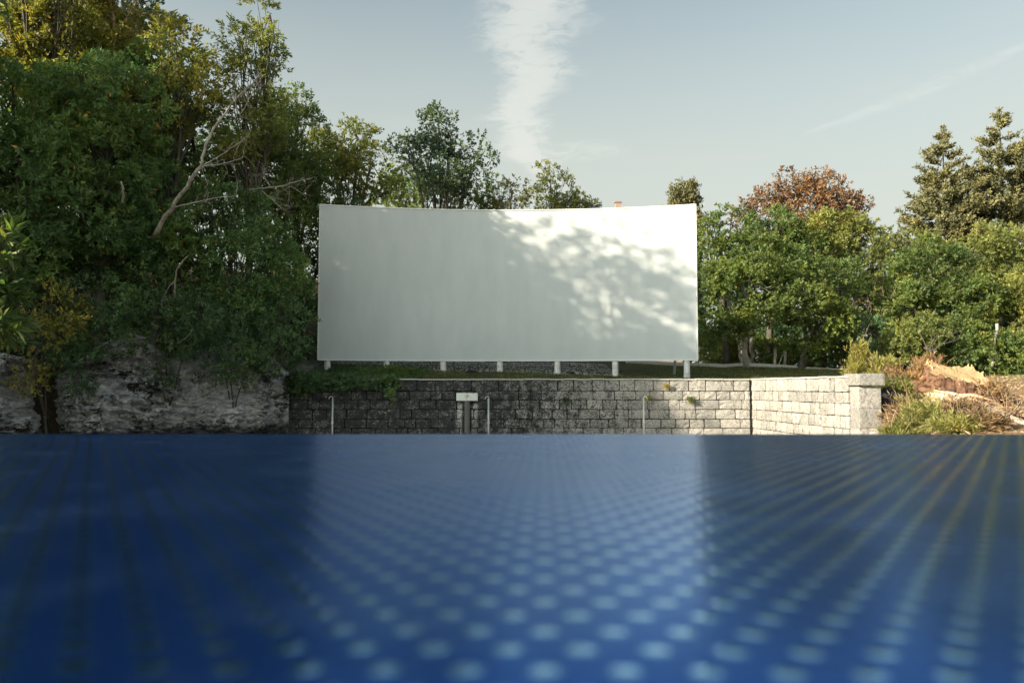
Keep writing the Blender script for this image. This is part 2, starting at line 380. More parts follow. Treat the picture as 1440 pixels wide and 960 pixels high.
def thing(name, label, cat, loc=(0, 0, 0), group=None, rz=0):
    o = bpy.data.objects.new(name, None); COL.objects.link(o); o.location = loc; o.rotation_euler[2] = rz
    o.empty_display_size = .2
    return tag(o, label, cat, group)
def tag(o, label=None, cat=None, group=None, kind=None):
    if label: o['label'] = label
    if cat: o['category'] = cat
    if group: o['group'] = group
    if kind: o['kind'] = kind
    return o
class MB:
    """collects pieces into one mesh"""
    def __init__(s): s.V = []; s.F = []; s.n = 0
    def add(s, V, Fc):
        V = np.asarray(V, float); s.V.append(V); s.F += [tuple(int(i) + s.n for i in f) for f in Fc]; s.n += len(V)
    def box(s, c, d, rot=None):
        V = np.array([[x, y, z] for z in (-.5, .5) for y in (-.5, .5) for x in (-.5, .5)]) * np.array(d)
        if rot is not None: V = V @ np.array(rot).T
        s.add(V + np.array(c), [(0, 2, 3, 1), (4, 5, 7, 6), (0, 1, 5, 4), (2, 6, 7, 3), (0, 4, 6, 2), (1, 3, 7, 5)])
    def tube(s, pts, rad, n=6, cap=True, rough=0.0):
        pts = np.asarray(pts, float); m = len(pts)
        rad = np.broadcast_to(np.asarray(rad, float), (m,))
        tan = np.gradient(pts, axis=0); tan /= np.linalg.norm(tan, axis=1)[:, None] + 1e-9
        ref = np.array((0, 0, 1.)) if abs(tan[0][2]) < .9 else np.array((1., 0, 0))
        V = []
        for i in range(m):
            a = np.cross(tan[i], ref); a /= np.linalg.norm(a) + 1e-9; b = np.cross(tan[i], a)
            ref = np.cross(a, tan[i])
            for j in range(n):
                th = 2 * math.pi * j / n
                r = rad[i] * (1 + (RNG.uniform(-rough, rough) if rough else 0))
                V.append(pts[i] + (a * math.cos(th) + b * math.sin(th)) * r)
        Fc = [(i * n + j, i * n + (j + 1) % n, (i + 1) * n + (j + 1) % n, (i + 1) * n + j) for i in range(m - 1) for j in range(n)]
        if cap: Fc += [tuple(range(n))[::-1], tuple((m - 1) * n + j for j in range(n))]
        s.add(V, Fc)
    def mesh(s, name, mt, smooth=False):
        me = bpy.data.meshes.new(name)
        V = np.concatenate(s.V) if s.V else np.zeros((0, 3))
        me.from_pydata(V.tolist(), [], s.F); me.materials.append(mt)
        if smooth: me.polygons.foreach_set('use_smooth', [True] * len(me.polygons))
        me.update(); return me
    def obj(s, name, mt, parent=None, smooth=False): return link(name, s.mesh(name, mt, smooth), parent)
def unit(a): return a / (np.linalg.norm(a, axis=-1, keepdims=True) + 1e-9)
def hash3(i, j, k, seed):
    h = (i * 73856093) ^ (j * 19349663) ^ (k * 83492791) ^ (seed * 2654435761 & 0x7fffffff)
    h = (h ^ (h >> 13)) * 1274126177 & 0x7fffffff
    return ((h ^ (h >> 16)) & 0xffff) / 65535.0
def vnoise(p, seed=0):
    p = np.asarray(p, float); i = np.floor(p).astype(np.int64); f = p - i; f = f * f * (3 - 2 * f); r = 0
    for a in (0, 1):
        for b in (0, 1):
            for c in (0, 1):
                wt = (f[..., 0] if a else 1 - f[..., 0]) * (f[..., 1] if b else 1 - f[..., 1]) * (f[..., 2] if c else 1 - f[..., 2])
                r = r + wt * hash3(i[..., 0] + a, i[..., 1] + b, i[..., 2] + c, seed)
    return r
def fbm(p, octs=4, seed=0, g=.5):
    p = np.asarray(p, float); a = 1; s = 0; n = 0
    for o in range(octs): s = s + a * vnoise(p * 2 ** o + o * 7.3, seed + o); n += a; a *= g
    return s / n - .5
def sst(a, b, x):
    t = np.clip((x - a) / (b - a), 0, 1); return t * t * (3 - 2 * t)

# ------------------------------------------------------------ terrain
def wall_x(y): return 7.5 + (25 - y) * (.5 / 6.3)       # line of the return wall
def G(x, y):
    x = np.asarray(x, float); y = np.asarray(y, float)
    low = -1.1 * sst(4, 10, y) - .012 * np.clip(y - 10, 0, 8)
    # upper terrace behind the wall
    base = CZ + np.clip(.70 - (x + 6.4) * .029, -.1, .8)
    up = np.where(y < 28, (CZ + .22) + (base - CZ - .22) * np.clip((y - 25.3) / 2.7, 0, 1), base + .088 * np.clip(y - 28, 0, 11) + .02 * np.clip(y - 39, 0, 60))
    # dirt bank at the right, sloping to the camera
    bank = CZ + .30 - .13 * np.clip(25.5 - y, 0, 16) + .05 * sst(9, 14, x)
    s = (x + 7.6) * -.686 + (y - 25) * .727
    hill = CZ + .55 + .34 * np.clip(s, 0, 16) + .22 * np.clip(-x - 16, 0, 18)
    z = low
    wb = sst(25.08, 25.3, y)
    z = z * (1 - wb) + up * wb
    wr = sst(0, 1, (x - wall_x(np.clip(y, 18.7, 25)) - .06) / np.where(y < 18.4, 1.4, .22)) * (y < 26.5)
    t = sst(25.3, 27.5, y)
    z = z * (1 - wr) + (bank * (1 - t) + up * t) * wr
    wh = sst(0, .5, s) * sst(-6.0, -9.0, x + .05 * (y - 25))
    z = z * (1 - wh) + np.maximum(hill, z) * wh
    nz = fbm(np.stack([x * .35, y * .35, x * 0], -1), 4, 3) * .22 * (.25 + sst(-5, -10, x) + .7 * sst(8.5, 10, x) + sst(30, 36, y))
    return z + nz + .03 * fbm(np.stack([x * 2.2, y * 2.2, x * 0], -1), 3, 9)
xs = np.unique(np.concatenate([np.linspace(-600, -40, 15), np.linspace(-40, -16, 30), np.linspace(-16, 7.3, 120), np.linspace(7.3, 9.2, 24), np.linspace(9.2, 22, 70), np.linspace(22, 60, 30), np.linspace(60, 600, 15)]))
ys = np.unique(np.concatenate([np.linspace(-300, -12, 10), np.linspace(-12, 10, 23), np.linspace(10, 24.9, 76), np.linspace(24.9, 25.5, 9), np.linspace(25.5, 40, 80), np.linspace(40, 70, 20), np.linspace(70, 1500, 16)]))
X, Y = np.meshgrid(xs, ys); Z = G(X, Y)
nx, ny = len(xs), len(ys)
ii = (np.arange(ny - 1)[:, None] * nx + np.arange(nx - 1)[None]).ravel()
Xf, Yf = X.ravel(), Y.ravel()
litter = np.array((.055, .045, .030)); grassc = np.array((.060, .072, .026)); dirtc = np.array((.30, .20, .115)); dryg = np.array((.21, .175, .085)); gravel = np.array((.085, .072, .056)); lowc = np.array((.40, .385, .35))
colr = np.tile(lowc, (len(Xf), 1))
def blend(c, wgt): 
    global colr
    colr = colr * (1 - wgt[:, None]) + c * wgt[:, None]
nA = fbm(np.stack([Xf * .5, Yf * .5, Xf * 0], -1), 4, 21)
blend(grassc, sst(25.0, 25.2, Yf) * sst(-8, -6, Xf))
blend(gravel, sst(28.5, 29.5, Yf + nA * 2) * sst(6.5, 3.0, Xf + nA * 3) * sst(-9, -7, Xf))
blend(dirtc, sst(0, .3, Xf - wall_x(np.clip(Yf, 15, 25)) - .3) * sst(26.5, 24.5, Yf + nA * 3))
blend(dryg, sst(9, 12, Xf) * sst(23.0, 25.0, Yf + nA * 3) * sst(34, 30, Yf))
blend(litter, np.maximum(sst(-6.5, -8.5, Xf), sst(38, 40, Yf)))
ground = link('ground', mesh_np('ground', np.stack([Xf, Yf, Z.ravel()], -1), np.stack([ii, ii + 1, ii + nx + 1, ii + nx], -1), M['soil'], smooth=True, color=colr))
tag(ground, kind='structure')
def gz(x, y): return float(G(np.array([x]), np.array([y]))[0])

# ------------------------------------------------------------ foliage
def sprays(C, O, n_per, twig, L, W, rng, spread=.8, up=.12):
    """leaves set round short twigs: C twig starts, O twig directions"""
    N = len(C); T = unit(O + rng.normal(0, .45, (N, 3)) + np.array((0, 0, up)))
    c = np.repeat(C, n_per, 0); t = np.repeat(T, n_per, 0); n = len(c)
    a = rng.uniform(.1, 1, n)[:, None]
    rad = unit(np.cross(t, rng.normal(0, 1, (n, 3))))
    p = c + t * a * twig + rad * .01
    d = unit(t * .75 + rad * spread + rng.normal(0, .15, (n, 3)))
    ls = (L * rng.uniform(.65, 1.3, n))[:, None]; ws = (W * rng.uniform(.7, 1.25, n))[:, None]
    nrm = unit(np.cross(d, np.cross(t, d)) + rng.normal(0, .4, (n, 3))); sd = unit(np.cross(d, nrm))
    V = np.empty((n, 4, 3))
    V[:, 0] = p; V[:, 2] = p + d * ls
    mid = p + d * ls * .48 - nrm * ws * .12
    V[:, 1] = mid + sd * ws * .5 + nrm * ws * .2; V[:, 3] = mid - sd * ws * .5 + nrm * ws * .2
    Fc = np.arange(n * 4).reshape(n, 4)
    tint = np.clip(np.repeat(rng.uniform(.15, .85, N), n_per) * .6 + rng.uniform(0, .45, n) - .02, 0, .93)
    tint[rng.random(n) < .012] = 1.0
    return V.reshape(-1, 3), Fc, tint
def lobe_clusters(lobes, dens, clump, rng, hollow=.55, face_cam=True):
    """sub-clumps over lobe surfaces, twigs over sub-clumps. returns C, O, clump centres"""
    Cs, Os, subs = [], [], []
    for (c, r) in lobes:
        area = 4 * math.pi * ((r[0] * r[1]) ** 1.6 / 3 + (r[0] * r[2]) ** 1.6 / 3 + (r[1] * r[2]) ** 1.6 / 3) ** (1 / 1.6)
        nsub = max(9, int(area / (clump * clump * 2.0)))
        d = unit(rng.normal(0, 1, (nsub, 3)))
        if face_cam:   # the far side of a crown is thinner
            d = d[(d[:, 1] < .35) | (rng.random(len(d)) < .45)]
        rr = rng.uniform(hollow, 1.05, (len(d), 1)) ** .6
        sc = c + d * r * rr
        subs.append(sc)
        for q, dd in zip(sc, d):
            cr = clump * rng.uniform(.55, 1.25)
            k = max(3, int(dens * cr * cr))
            e = unit(rng.normal(0, 1, (k, 3)) + dd * .55)
            pos = q + e * cr * rng.uniform(.25, 1, (k, 1)) * np.array((1, 1, .72))
            Cs.append(pos); Os.append(e * .7 + dd * .4)
    return np.concatenate(Cs), np.concatenate(Os), np.concatenate(subs)
def limb(a, b, rng, n=5, sag=.0, wob=.08):
    t = np.linspace(0, 1, n)[:, None]; L = np.linalg.norm(b - a)
    p = a + (b - a) * t
    w_ = rng.normal(0, wob * L / n, (n, 3)); w_[0] = 0; w_[-1] *= .3
    p = p + np.cumsum(w_, 0) * .6; p[:, 2] += np.sin(t[:, 0] * math.pi) * sag * L
    return p
LEAFCOUNT = 0
def tree(name, label, base, lobes, leaf='leaf_green', barkm='bark', dens=95, clump=.55, n_per=10, twig=.24, L=.12, W=.05, trunk_r=.16, group=None, seed=1, cat='tree', hollow=.55, face_cam=True, lean=0, parts=('trunk', 'crown')):
    """lobes: (px, py, D, rx_px, ry_px); base: (px, D)"""
    global LEAFCOUNT
    rng = np.random.default_rng(seed * 101 + 5)
    lb = []
    for (px, py, Dd, rx, ry) in lobes:
        c = P(px, py, Dd); k = Dd / F
        lb.append((c, np.array((rx * k, max(rx, ry) * k * .8, ry * k))))
    bx = (base[0] - 720) / F * base[1]; by = base[1]; bz = gz(bx, by) - .05
    th = thing(name, label, cat, (bx, by, bz), group)
    O0 = np.array((bx, by, bz))
    C, O, subs = lobe_clusters(lb, dens, clump, rng, hollow, face_cam)
    V, Fc, tint = sprays(C, O, n_per, twig, L, W, rng)
    LEAFCOUNT += len(Fc)
    cen = np.mean([c for c, r in lb], 0); top = max(lb, key=lambda q: q[0][2])[0]
    tb = MB()
    fork = O0 + (cen - O0) * .42 + np.array((lean, 0, 0)); h = np.linalg.norm(top - O0)
    tp = limb(O0, fork, rng, 5, 0, .10)
    tb.tube(tp, np.linspace(trunk_r * 1.25, trunk_r * .72, 5), 8, rough=.08)
    for c, r in lb:
        a = tp[rng.integers(3, 5)] if len(lb) > 1 else fork
        e = c + np.array((0, 0, r[2] * .35))
        lp = limb(a, e, rng, 6, .04, .09)
        tb.tube(lp, np.linspace(trunk_r * .6, trunk_r * .13, 6), 6, rough=.08)
        near = subs[np.argsort(np.linalg.norm((subs - c) / r, axis=1))[:26]]
        for q in near[rng.permutation(len(near))[:15]]:
            a2 = lp[rng.integers(2, 6)]
            bp = limb(a2, q, rng, 4, .05, .25)
            tb.tube(bp, np.linspace(trunk_r * .18, trunk_r * .05, 4), 4, cap=False)
    tr = tb.obj('trunk', M[barkm], th, True); tr.location = -O0
    cr = link('crown', mesh_np('crown', V - O0, Fc, M[leaf], tint), th)
    if cat in ('shrub', 'plant'): tr.name = 'stem'; cr.name = 'foliage'
    return th
def shrub(name, label, base, lobes, leaf, **kw):
    kw.setdefault('trunk_r', .04); kw.setdefault('clump', .3); kw.setdefault('cat', 'shrub')
    return tree(name, label, base, lobes, leaf, **kw)

# ---- left hillside wood
GL = 'trees of the wood on the left hillside'
lt = [
 ('evergreen_tree', 'dark green evergreen filling the left edge of the photo above the rock face', (40, 22.0), [(-30, 290, 20, 100, 110), (30, 250, 19.5, 80, 80), (45, 365, 20, 80, 55), (20, 160, 21, 85, 60)], 'leaf_bay', dict(trunk_r=.2, L=.17, W=.055, clump=.5)),
 ('evergreen_tree', 'broad dark green evergreen with long leaves, second from the left edge', (140, 23.0), [(130, 215, 21.5, 85, 75), (110, 300, 21, 80, 60), (180, 350, 21.8, 65, 65), (150, 140, 22.5, 80, 55)], 'leaf_bay', dict(trunk_r=.2, L=.16, W=.052, clump=.5)),
 ('evergreen_tree', 'dense green evergreen just left of the leaning pale trunk', (215, 24.0), [(225, 300, 22.6, 60, 70), (205, 215, 23.4, 60, 60), (245, 390, 22.3, 60, 55)], 'leaf_bay', dict(trunk_r=.17, L=.14, W=.05, clump=.48)),
 ('evergreen_tree', 'low rounded green tree right of the leaning pale trunk, above the end of the rock', (345, 24.5), [(350, 360, 23, 70, 60), (320, 430, 22.7, 60, 45), (390, 410, 23.6, 40, 60), (315, 300, 23.6, 55, 45)], 'leaf_bay', dict(trunk_r=.15, clump=.45, L=.13, W=.05)),
 ('golden_tree', 'tree with sunlit golden green top in the upper left corner', (45, 25.5), [(30, 70, 24, 90, 60), (100, 50, 24.5, 70, 60), (60, 5, 25, 90, 45), (90, 110, 24, 70, 40)], 'leaf_gold', dict(trunk_r=.2, L=.17, W=.06, clump=.5)),
 ('golden_tree', 'tall airy golden tree at the upper left corner whose top leaves the picture', (70, 24.6), [(20, -60, 22.6, 70, 45), (95, -45, 22.8, 50, 50), (60, 40, 23.5, 50, 40)], 'leaf_gold', dict(trunk_r=.16, L=.16, W=.06, clump=.42, dens=38)),
 ('golden_tree', 'golden green tree in front of the dark conifer, beside the bare pale tree top', (180, 26.5), [(150, 95, 25, 55, 45), (205, 75, 26, 45, 55), (180, 140, 25.3, 60, 40)], 'leaf_gold', dict(trunk_r=.16, L=.15, W=.055, clump=.48)),
 ('golden_tree', 'yellow green tree whose rounded right edge stands against the sky', (245, 24.8), [(245, 75, 23.7, 38, 45), (262, 120, 23.7, 40, 40), (225, 150, 24, 50, 40)], 'leaf_gold', dict(trunk_r=.15, L=.13, W=.055, clump=.45)),
 ('tall_tree', 'tall slender tree with a ragged pointed top reaching the upper picture edge', (350, 25.8), [(360, 25, 25.2, 18, 26), (338, 60, 25.2, 18, 28), (372, 72, 25.2, 21, 38), (352, 125, 25.2, 38, 40), (340, 180, 25, 50, 36), (385, 165, 25.2, 24, 36)], 'leaf_olive', dict(trunk_r=.13, L=.12, W=.05, clump=.36, dens=105)),
 ('sloping_tree', 'dark tree stepping down towards the left edge of the white screen', (415, 30.5), [(412, 160, 29.5, 24, 34), (425, 200, 29.8, 32, 45), (400, 240, 28.6, 50, 50), (440, 255, 30.2, 30, 50), (415, 320, 29.2, 36, 55)], 'leaf_green', dict(trunk_r=.14, L=.12, W=.05, clump=.42)),
 ('sloping_tree', 'mid green tree behind the upper left corner of the white screen', (490, 33.0), [(500, 205, 32, 28, 32), (480, 250, 32, 42, 45), (520, 245, 32.4, 35, 35), (462, 215, 32, 20, 30)], 'leaf_olive', dict(trunk_r=.15, L=.13, W=.055, clump=.42)),
 ('green_tree', 'deep green tree between golden tops and leaning pale trunk', (225, 27.0), [(160, 180, 25, 60, 55), (225, 160, 25.6, 46, 50), (270, 215, 26, 50, 60), (200, 260, 25, 60, 60), (235, 95, 24.6, 46, 36)], 'leaf_bay', dict(trunk_r=.16, L=.14, W=.055, clump=.48)),
 ('green_tree', 'green tree close to the left edge of the white screen, full to the ground', (395, 27.8), [(398, 205, 27, 28, 48), (408, 275, 27, 24, 45), (365, 250, 26.6, 36, 50), (340, 215, 26.4, 36, 40)], 'leaf_green', dict(trunk_r=.13, L=.12, W=.05, clump=.38)),
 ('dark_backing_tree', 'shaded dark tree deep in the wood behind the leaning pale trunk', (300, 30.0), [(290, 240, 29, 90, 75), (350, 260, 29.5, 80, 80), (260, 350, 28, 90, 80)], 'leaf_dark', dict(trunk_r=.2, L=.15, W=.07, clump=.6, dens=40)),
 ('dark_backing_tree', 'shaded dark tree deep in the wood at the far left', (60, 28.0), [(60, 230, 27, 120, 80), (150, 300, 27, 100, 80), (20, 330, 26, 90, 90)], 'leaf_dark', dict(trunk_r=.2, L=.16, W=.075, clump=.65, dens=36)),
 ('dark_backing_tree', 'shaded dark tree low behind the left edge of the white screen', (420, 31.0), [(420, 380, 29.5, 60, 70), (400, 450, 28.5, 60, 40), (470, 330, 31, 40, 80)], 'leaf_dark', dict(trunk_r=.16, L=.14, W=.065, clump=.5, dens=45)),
]
for k, (nm, lab, base, lobes, leaf, kw) in enumerate(lt): tree(nm, lab, base, [(a_, b_, d_ + (1.1 if b_ > 200 and a_ < 400 else 0) + (.7 if b_ > 330 and a_ < 400 else 0), e_, f_) for a_, b_, d_, e_, f_ in lobes], leaf, group=GL, seed=k + 1, **kw)
# ---- shrubs hanging over the rock face
sh = [
 ('overhanging_shrub', 'yellow leaved shrub hanging over the rock face near the left edge', (75, 20.6), [(70, 435, 20, 38, 32), (45, 480, 19.8, 26, 28), (40, 520, 19.7, 18, 20)], 'leaf_yellow', dict(L=.09, W=.04, dens=130)),
 ('overhanging_shrub', 'dark green shrub spilling over the rock beside the black cleft', (110, 21.4), [(115, 470, 20.7, 50, 40), (100, 520, 20.4, 36, 26), (135, 425, 21, 50, 30)], 'leaf_dark', dict(L=.10, W=.04)),
 ('overhanging_shrub', 'green shrub above the white rock peak left of the leaning trunk', (180, 22.4), [(165, 440, 21.5, 38, 34), (150, 478, 21.2, 32, 20)], 'leaf_bay', dict(L=.10, W=.04)),
 ('overhanging_shrub', 'dark shrub hanging into the dip between two pale rock faces', (240, 23.0), [(235, 470, 22, 36, 30), (225, 515, 21.8, 22, 20), (275, 450, 22.3, 40, 30)], 'leaf_dark', dict(L=.10, W=.045)),
 ('overhanging_shrub', 'shaggy dark green shrub draped over the middle of the right rock face', (330, 24.0), [(320, 490, 23, 48, 30), (350, 520, 23, 36, 24), (300, 460, 23.2, 40, 25)], 'leaf_dark', dict(L=.10, W=.045)),
 ('overhanging_shrub', 'dark green shrub over the last rock before the stone wall', (385, 24.8), [(385, 490, 24, 34, 28), (400, 455, 24.4, 34, 30)], 'leaf_dark', dict(L=.10, W=.045)),
 ('creeping_plant', 'dark creeper tumbling over the left end of the stone wall', (440, 25.8), [(440, 537, 24.95, 34, 9), (480, 538, 24.95, 34, 7), (520, 539, 24.95, 24, 5), (418, 540, 24.8, 16, 14)], 'leaf_dark', dict(L=.07, W=.035, clump=.13, dens=420, twig=.09, trunk_r=.02, cat='plant')),
 ('creeping_plant', 'small green creeper trailing down the wall between the first and second pipe', (550, 25.6), [(548, 540, 24.85, 12, 8), (552, 556, 24.8, 7, 9)], 'leaf_bay', dict(L=.07, W=.035, clump=.12, twig=.08, dens=500, trunk_r=.012, cat='plant')),
 ('leafy_weed', 'bright green weed at the foot of the second screen post', (551, 27.0), [(552, 521, 26.8, 12, 6)], 'leaf_bright', dict(L=.07, W=.035, clump=.10, twig=.06, dens=450, trunk_r=.012, cat='plant')),
 ('leafy_weed', 'bright green weed on the grass between the second and third screen post', (578, 26.6), [(577, 526, 26.4, 12, 6)], 'leaf_bright', dict(L=.07, W=.035, clump=.10, twig=.06, dens=450, trunk_r=.012, cat='plant')),
 ('big_leaf_branch', 'bright long leaved tree reaching in at the left picture edge, nearer than the rest', (-60, 14.5), [(-12, 345, 14, 32, 26), (-4, 395, 14, 28, 26), (0, 445, 14, 26, 22), (-50, 380, 14.3, 60, 70)], 'leaf_bright', dict(L=.24, W=.07, clump=.28, dens=110, n_per=7, trunk_r=.09, cat='tree')),
]
for k, (nm, lab, base, lobes, leaf, kw) in enumerate(sh): shrub(nm, lab, base, lobes, leaf, seed=k + 40, **kw)

# ---- trees behind the screen
ct_ = [
 ('airy_tree', 'tall airy tree with see-through bluish crown rising behind the white screen', (628, 39), [(614, 178, 38, 26, 28), (572, 204, 38, 24, 16), (600, 220, 38, 40, 24), (664, 218, 38, 27, 26), (632, 205, 38, 30, 30), (635, 250, 38, 54, 26)], 'leaf_blue', dict(trunk_r=.15, L=.15, W=.075, clump=.36, dens=58, n_per=8, hollow=.2)),
 ('bushy_tree', 'green tree filling in below the airy tree, just above the left half of the screen', (600, 42), [(600, 280, 41, 50, 26), (560, 265, 41, 36, 30), (655, 280, 41, 40, 22), (690, 275, 41, 20, 24)], 'leaf_green', dict(trunk_r=.15, L=.15, W=.07, clump=.5, dens=60)),
 ('thin_tree', 'thin tree with few tan leaves above the middle of the screen', (712, 41), [(704, 262, 40, 15, 18), (726, 266, 40, 16, 14), (716, 282, 40, 20, 12)], 'leaf_gold', dict(trunk_r=.10, L=.14, W=.07, clump=.36, dens=30, n_per=8, barkm='bark_pale')),
 ('pointed_tree', 'pointed olive tree showing above the middle of the screen, right of the thin tree', (778, 43), [(774, 246, 42, 13, 16), (782, 268, 42, 28, 22), (760, 285, 42, 24, 18), (808, 285, 42, 20, 16)], 'leaf_olive', dict(trunk_r=.13, L=.14, W=.06, clump=.38, dens=60)),
 ('pointed_tree', 'small tree top barely showing over the screen, right of the pointed olive tree', (825, 43), [(824, 284, 42, 15, 11), (842, 293, 42, 12, 8), (805, 300, 42, 30, 14)], 'leaf_olive', dict(trunk_r=.10, L=.13, W=.06, clump=.34, dens=60)),
]
for k, (nm, lab, base, lobes, leaf, kw) in enumerate(ct_): tree(nm, lab, base, lobes, leaf, group='trees standing behind the white screen', seed=k + 70, **kw)

# ---- right hand wood
GR = 'trees of the wood on the right'
rt = [
 ('young_tree', 'slender young tree with upright sprays right beside the screen\'s upper right corner', (1022, 38), [(990, 330, 37, 20, 28), (1025, 320, 37, 34, 24), (1015, 365, 37, 40, 30)], 'leaf_green', dict(L=.16, W=.07, clump=.42, dens=60)),
 ('oak_tree', 'dense dark green tree with forked pale trunks right of the screen', (1050, 35.5), [(1010, 420, 34, 42, 45), (1055, 410, 34, 50, 45), (1010, 465, 34, 34, 20), (1075, 375, 35, 45, 40)], 'leaf_green', dict(L=.14, W=.065, clump=.5, barkm='bark_pale', trunk_r=.13)),
 ('oak_tree', 'rounded green tree standing in front of the red tree', (1080, 39), [(1082, 325, 38, 40, 32), (1070, 360, 38, 50, 35), (1120, 360, 38, 40, 35)], 'leaf_green', dict(L=.15, W=.07, clump=.5)),
 ('oak_tree', 'green tree with shaded hollow under it behind the two cut posts', (1125, 36.5), [(1125, 415, 35, 50, 40), (1155, 455, 35, 42, 34), (1175, 400, 36, 45, 40)], 'leaf_green', dict(L=.14, W=.065, clump=.5)),
 ('red_tree', 'tall tree with rust red autumn crown above the green trees', (1130, 46), [(1120, 262, 44, 30, 20), (1155, 265, 44, 34, 22), (1085, 285, 44, 34, 20), (1175, 292, 44, 30, 24), (1048, 300, 44, 20, 12), (1200, 300, 44, 16, 24), (1205, 280, 44, 10, 8), (1130, 300, 44, 50, 30), (1150, 335, 44, 64, 28)], 'leaf_red', dict(L=.17, W=.08, clump=.30, dens=40, twig=.36, trunk_r=.15, hollow=.3)),
 ('oak_tree', 'green tree with amber top right of the red tree', (1185, 41), [(1175, 320, 40, 38, 26), (1205, 345, 40, 42, 30), (1165, 360, 40, 45, 30)], 'leaf_olive', dict(L=.15, W=.07, clump=.48)),
 ('yellow_green_tree', 'sunlit yellow green tree in the gap between red tree and conifers', (1235, 40), [(1240, 390, 39, 40, 40), (1215, 425, 38, 36, 36), (1275, 350, 41, 36, 26)], 'leaf_lime', dict(L=.15, W=.07, clump=.45, dens=75)),
 ('oak_tree', 'large dark green tree behind the tree stump', (1310, 37), [(1310, 390, 36, 56, 46), (1350, 430, 35.5, 56, 40), (1285, 440, 35.5, 45, 40)], 'leaf_green', dict(L=.15, W=.07, clump=.52, trunk_r=.2)),
 ('yellow_green_tree', 'pale olive tree in front of the right conifer', (1405, 40), [(1405, 350, 39, 40, 34), (1430, 390, 39, 40, 40), (1370, 365, 39, 34, 26)], 'leaf_lime', dict(L=.15, W=.07, clump=.45, dens=75)),
 ('oak_tree', 'green tree at the right picture edge above the fallen trunks', (1425, 36), [(1420, 440, 35, 40, 40), (1465, 430, 35, 40, 60), (1440, 490, 34.5, 36, 26)], 'leaf_olive', dict(L=.15, W=.07, clump=.48)),
 ('oak_tree', 'broad green tree beyond the right picture edge, behind the bank', (1560, 38), [(1550, 420, 37, 60, 60), (1600, 380, 37.5, 60, 60), (1540, 360, 38, 50, 50)], 'leaf_green', dict(L=.18, W=.09, clump=.6, dens=50)),
 ('oak_tree', 'olive green tree furthest right, outside the picture, behind the bank', (1700, 40), [(1690, 420, 39, 70, 70), (1740, 360, 39, 60, 60)], 'leaf_olive', dict(L=.2, W=.10, clump=.65, dens=45)),
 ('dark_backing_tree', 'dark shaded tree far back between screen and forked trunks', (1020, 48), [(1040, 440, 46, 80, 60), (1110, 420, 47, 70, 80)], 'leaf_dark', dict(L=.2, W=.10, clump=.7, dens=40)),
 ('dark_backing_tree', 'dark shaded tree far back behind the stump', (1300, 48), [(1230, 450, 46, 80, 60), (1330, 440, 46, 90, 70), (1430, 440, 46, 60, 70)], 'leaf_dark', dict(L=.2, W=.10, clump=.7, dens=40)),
]
for k, (nm, lab, base, lobes, leaf, kw) in enumerate(rt): tree(nm, lab, base, lobes, leaf, group=GR, seed=k + 90, **kw)
hd = [
 ('undergrowth_bush', 'dark hedge like bush far behind the forked trunks', (1040, 43), [(1010, 485, 42.5, 46, 26), (1060, 480, 42.5, 46, 34)], 'leaf_dark'),
 ('undergrowth_bush', 'dark hedge like bush far behind the cut posts', (1120, 43.5), [(1110, 480, 43, 46, 34), (1150, 485, 43, 40, 30)], 'leaf_dark'),
 ('undergrowth_bush', 'dark hedge like bush far behind the slender curved trunk', (1200, 43), [(1200, 475, 42, 50, 40), (1170, 490, 42, 30, 26)], 'leaf_dark'),
 ('undergrowth_bush', 'dark hedge like bush far behind the stump', (1300, 42), [(1290, 475, 41, 56, 44), (1350, 480, 41, 50, 44)], 'leaf_dark'),
 ('undergrowth_bush', 'low bush right behind the kerb beside the screen post', (1000, 39), [(1000, 490, 38.5, 34, 18)], 'leaf_olive'),
 ('undergrowth_bush', 'low green bush between forked trunks and cut posts', (1070, 39), [(1072, 495, 38.5, 26, 16)], 'leaf_green'),
 ('undergrowth_bush', 'wide green bush right of the cut posts', (1140, 38.6), [(1130, 497, 38, 30, 16), (1170, 490, 38, 30, 22)], 'leaf_green'),
 ('undergrowth_bush', 'yellowish bush showing left of the stump', (1290, 33.5), [(1275, 478, 33, 30, 24), (1300, 465, 33, 24, 22)], 'leaf_lime'),
 ('undergrowth_bush', 'dark bush between yellow brush and stump', (1240, 35), [(1235, 480, 34.6, 34, 34)], 'leaf_dark'),
 ('undergrowth_bush', 'green bush behind the right side of the stump', (1380, 34), [(1380, 500, 33.6, 44, 26), (1345, 480, 33.6, 40, 30)], 'leaf_green'),
 ('undergrowth_bush', 'dark bush at the right picture edge by the pale path', (1430, 33.5), [(1435, 500, 33.2, 34, 30)], 'leaf_green'),
]
for k, (nm, lab, base, lobes, leaf) in enumerate(hd): shrub(nm, lab, base, lobes, leaf, seed=k + 120, L=.12, W=.06, dens=130, group='low bushes under the right hand trees')

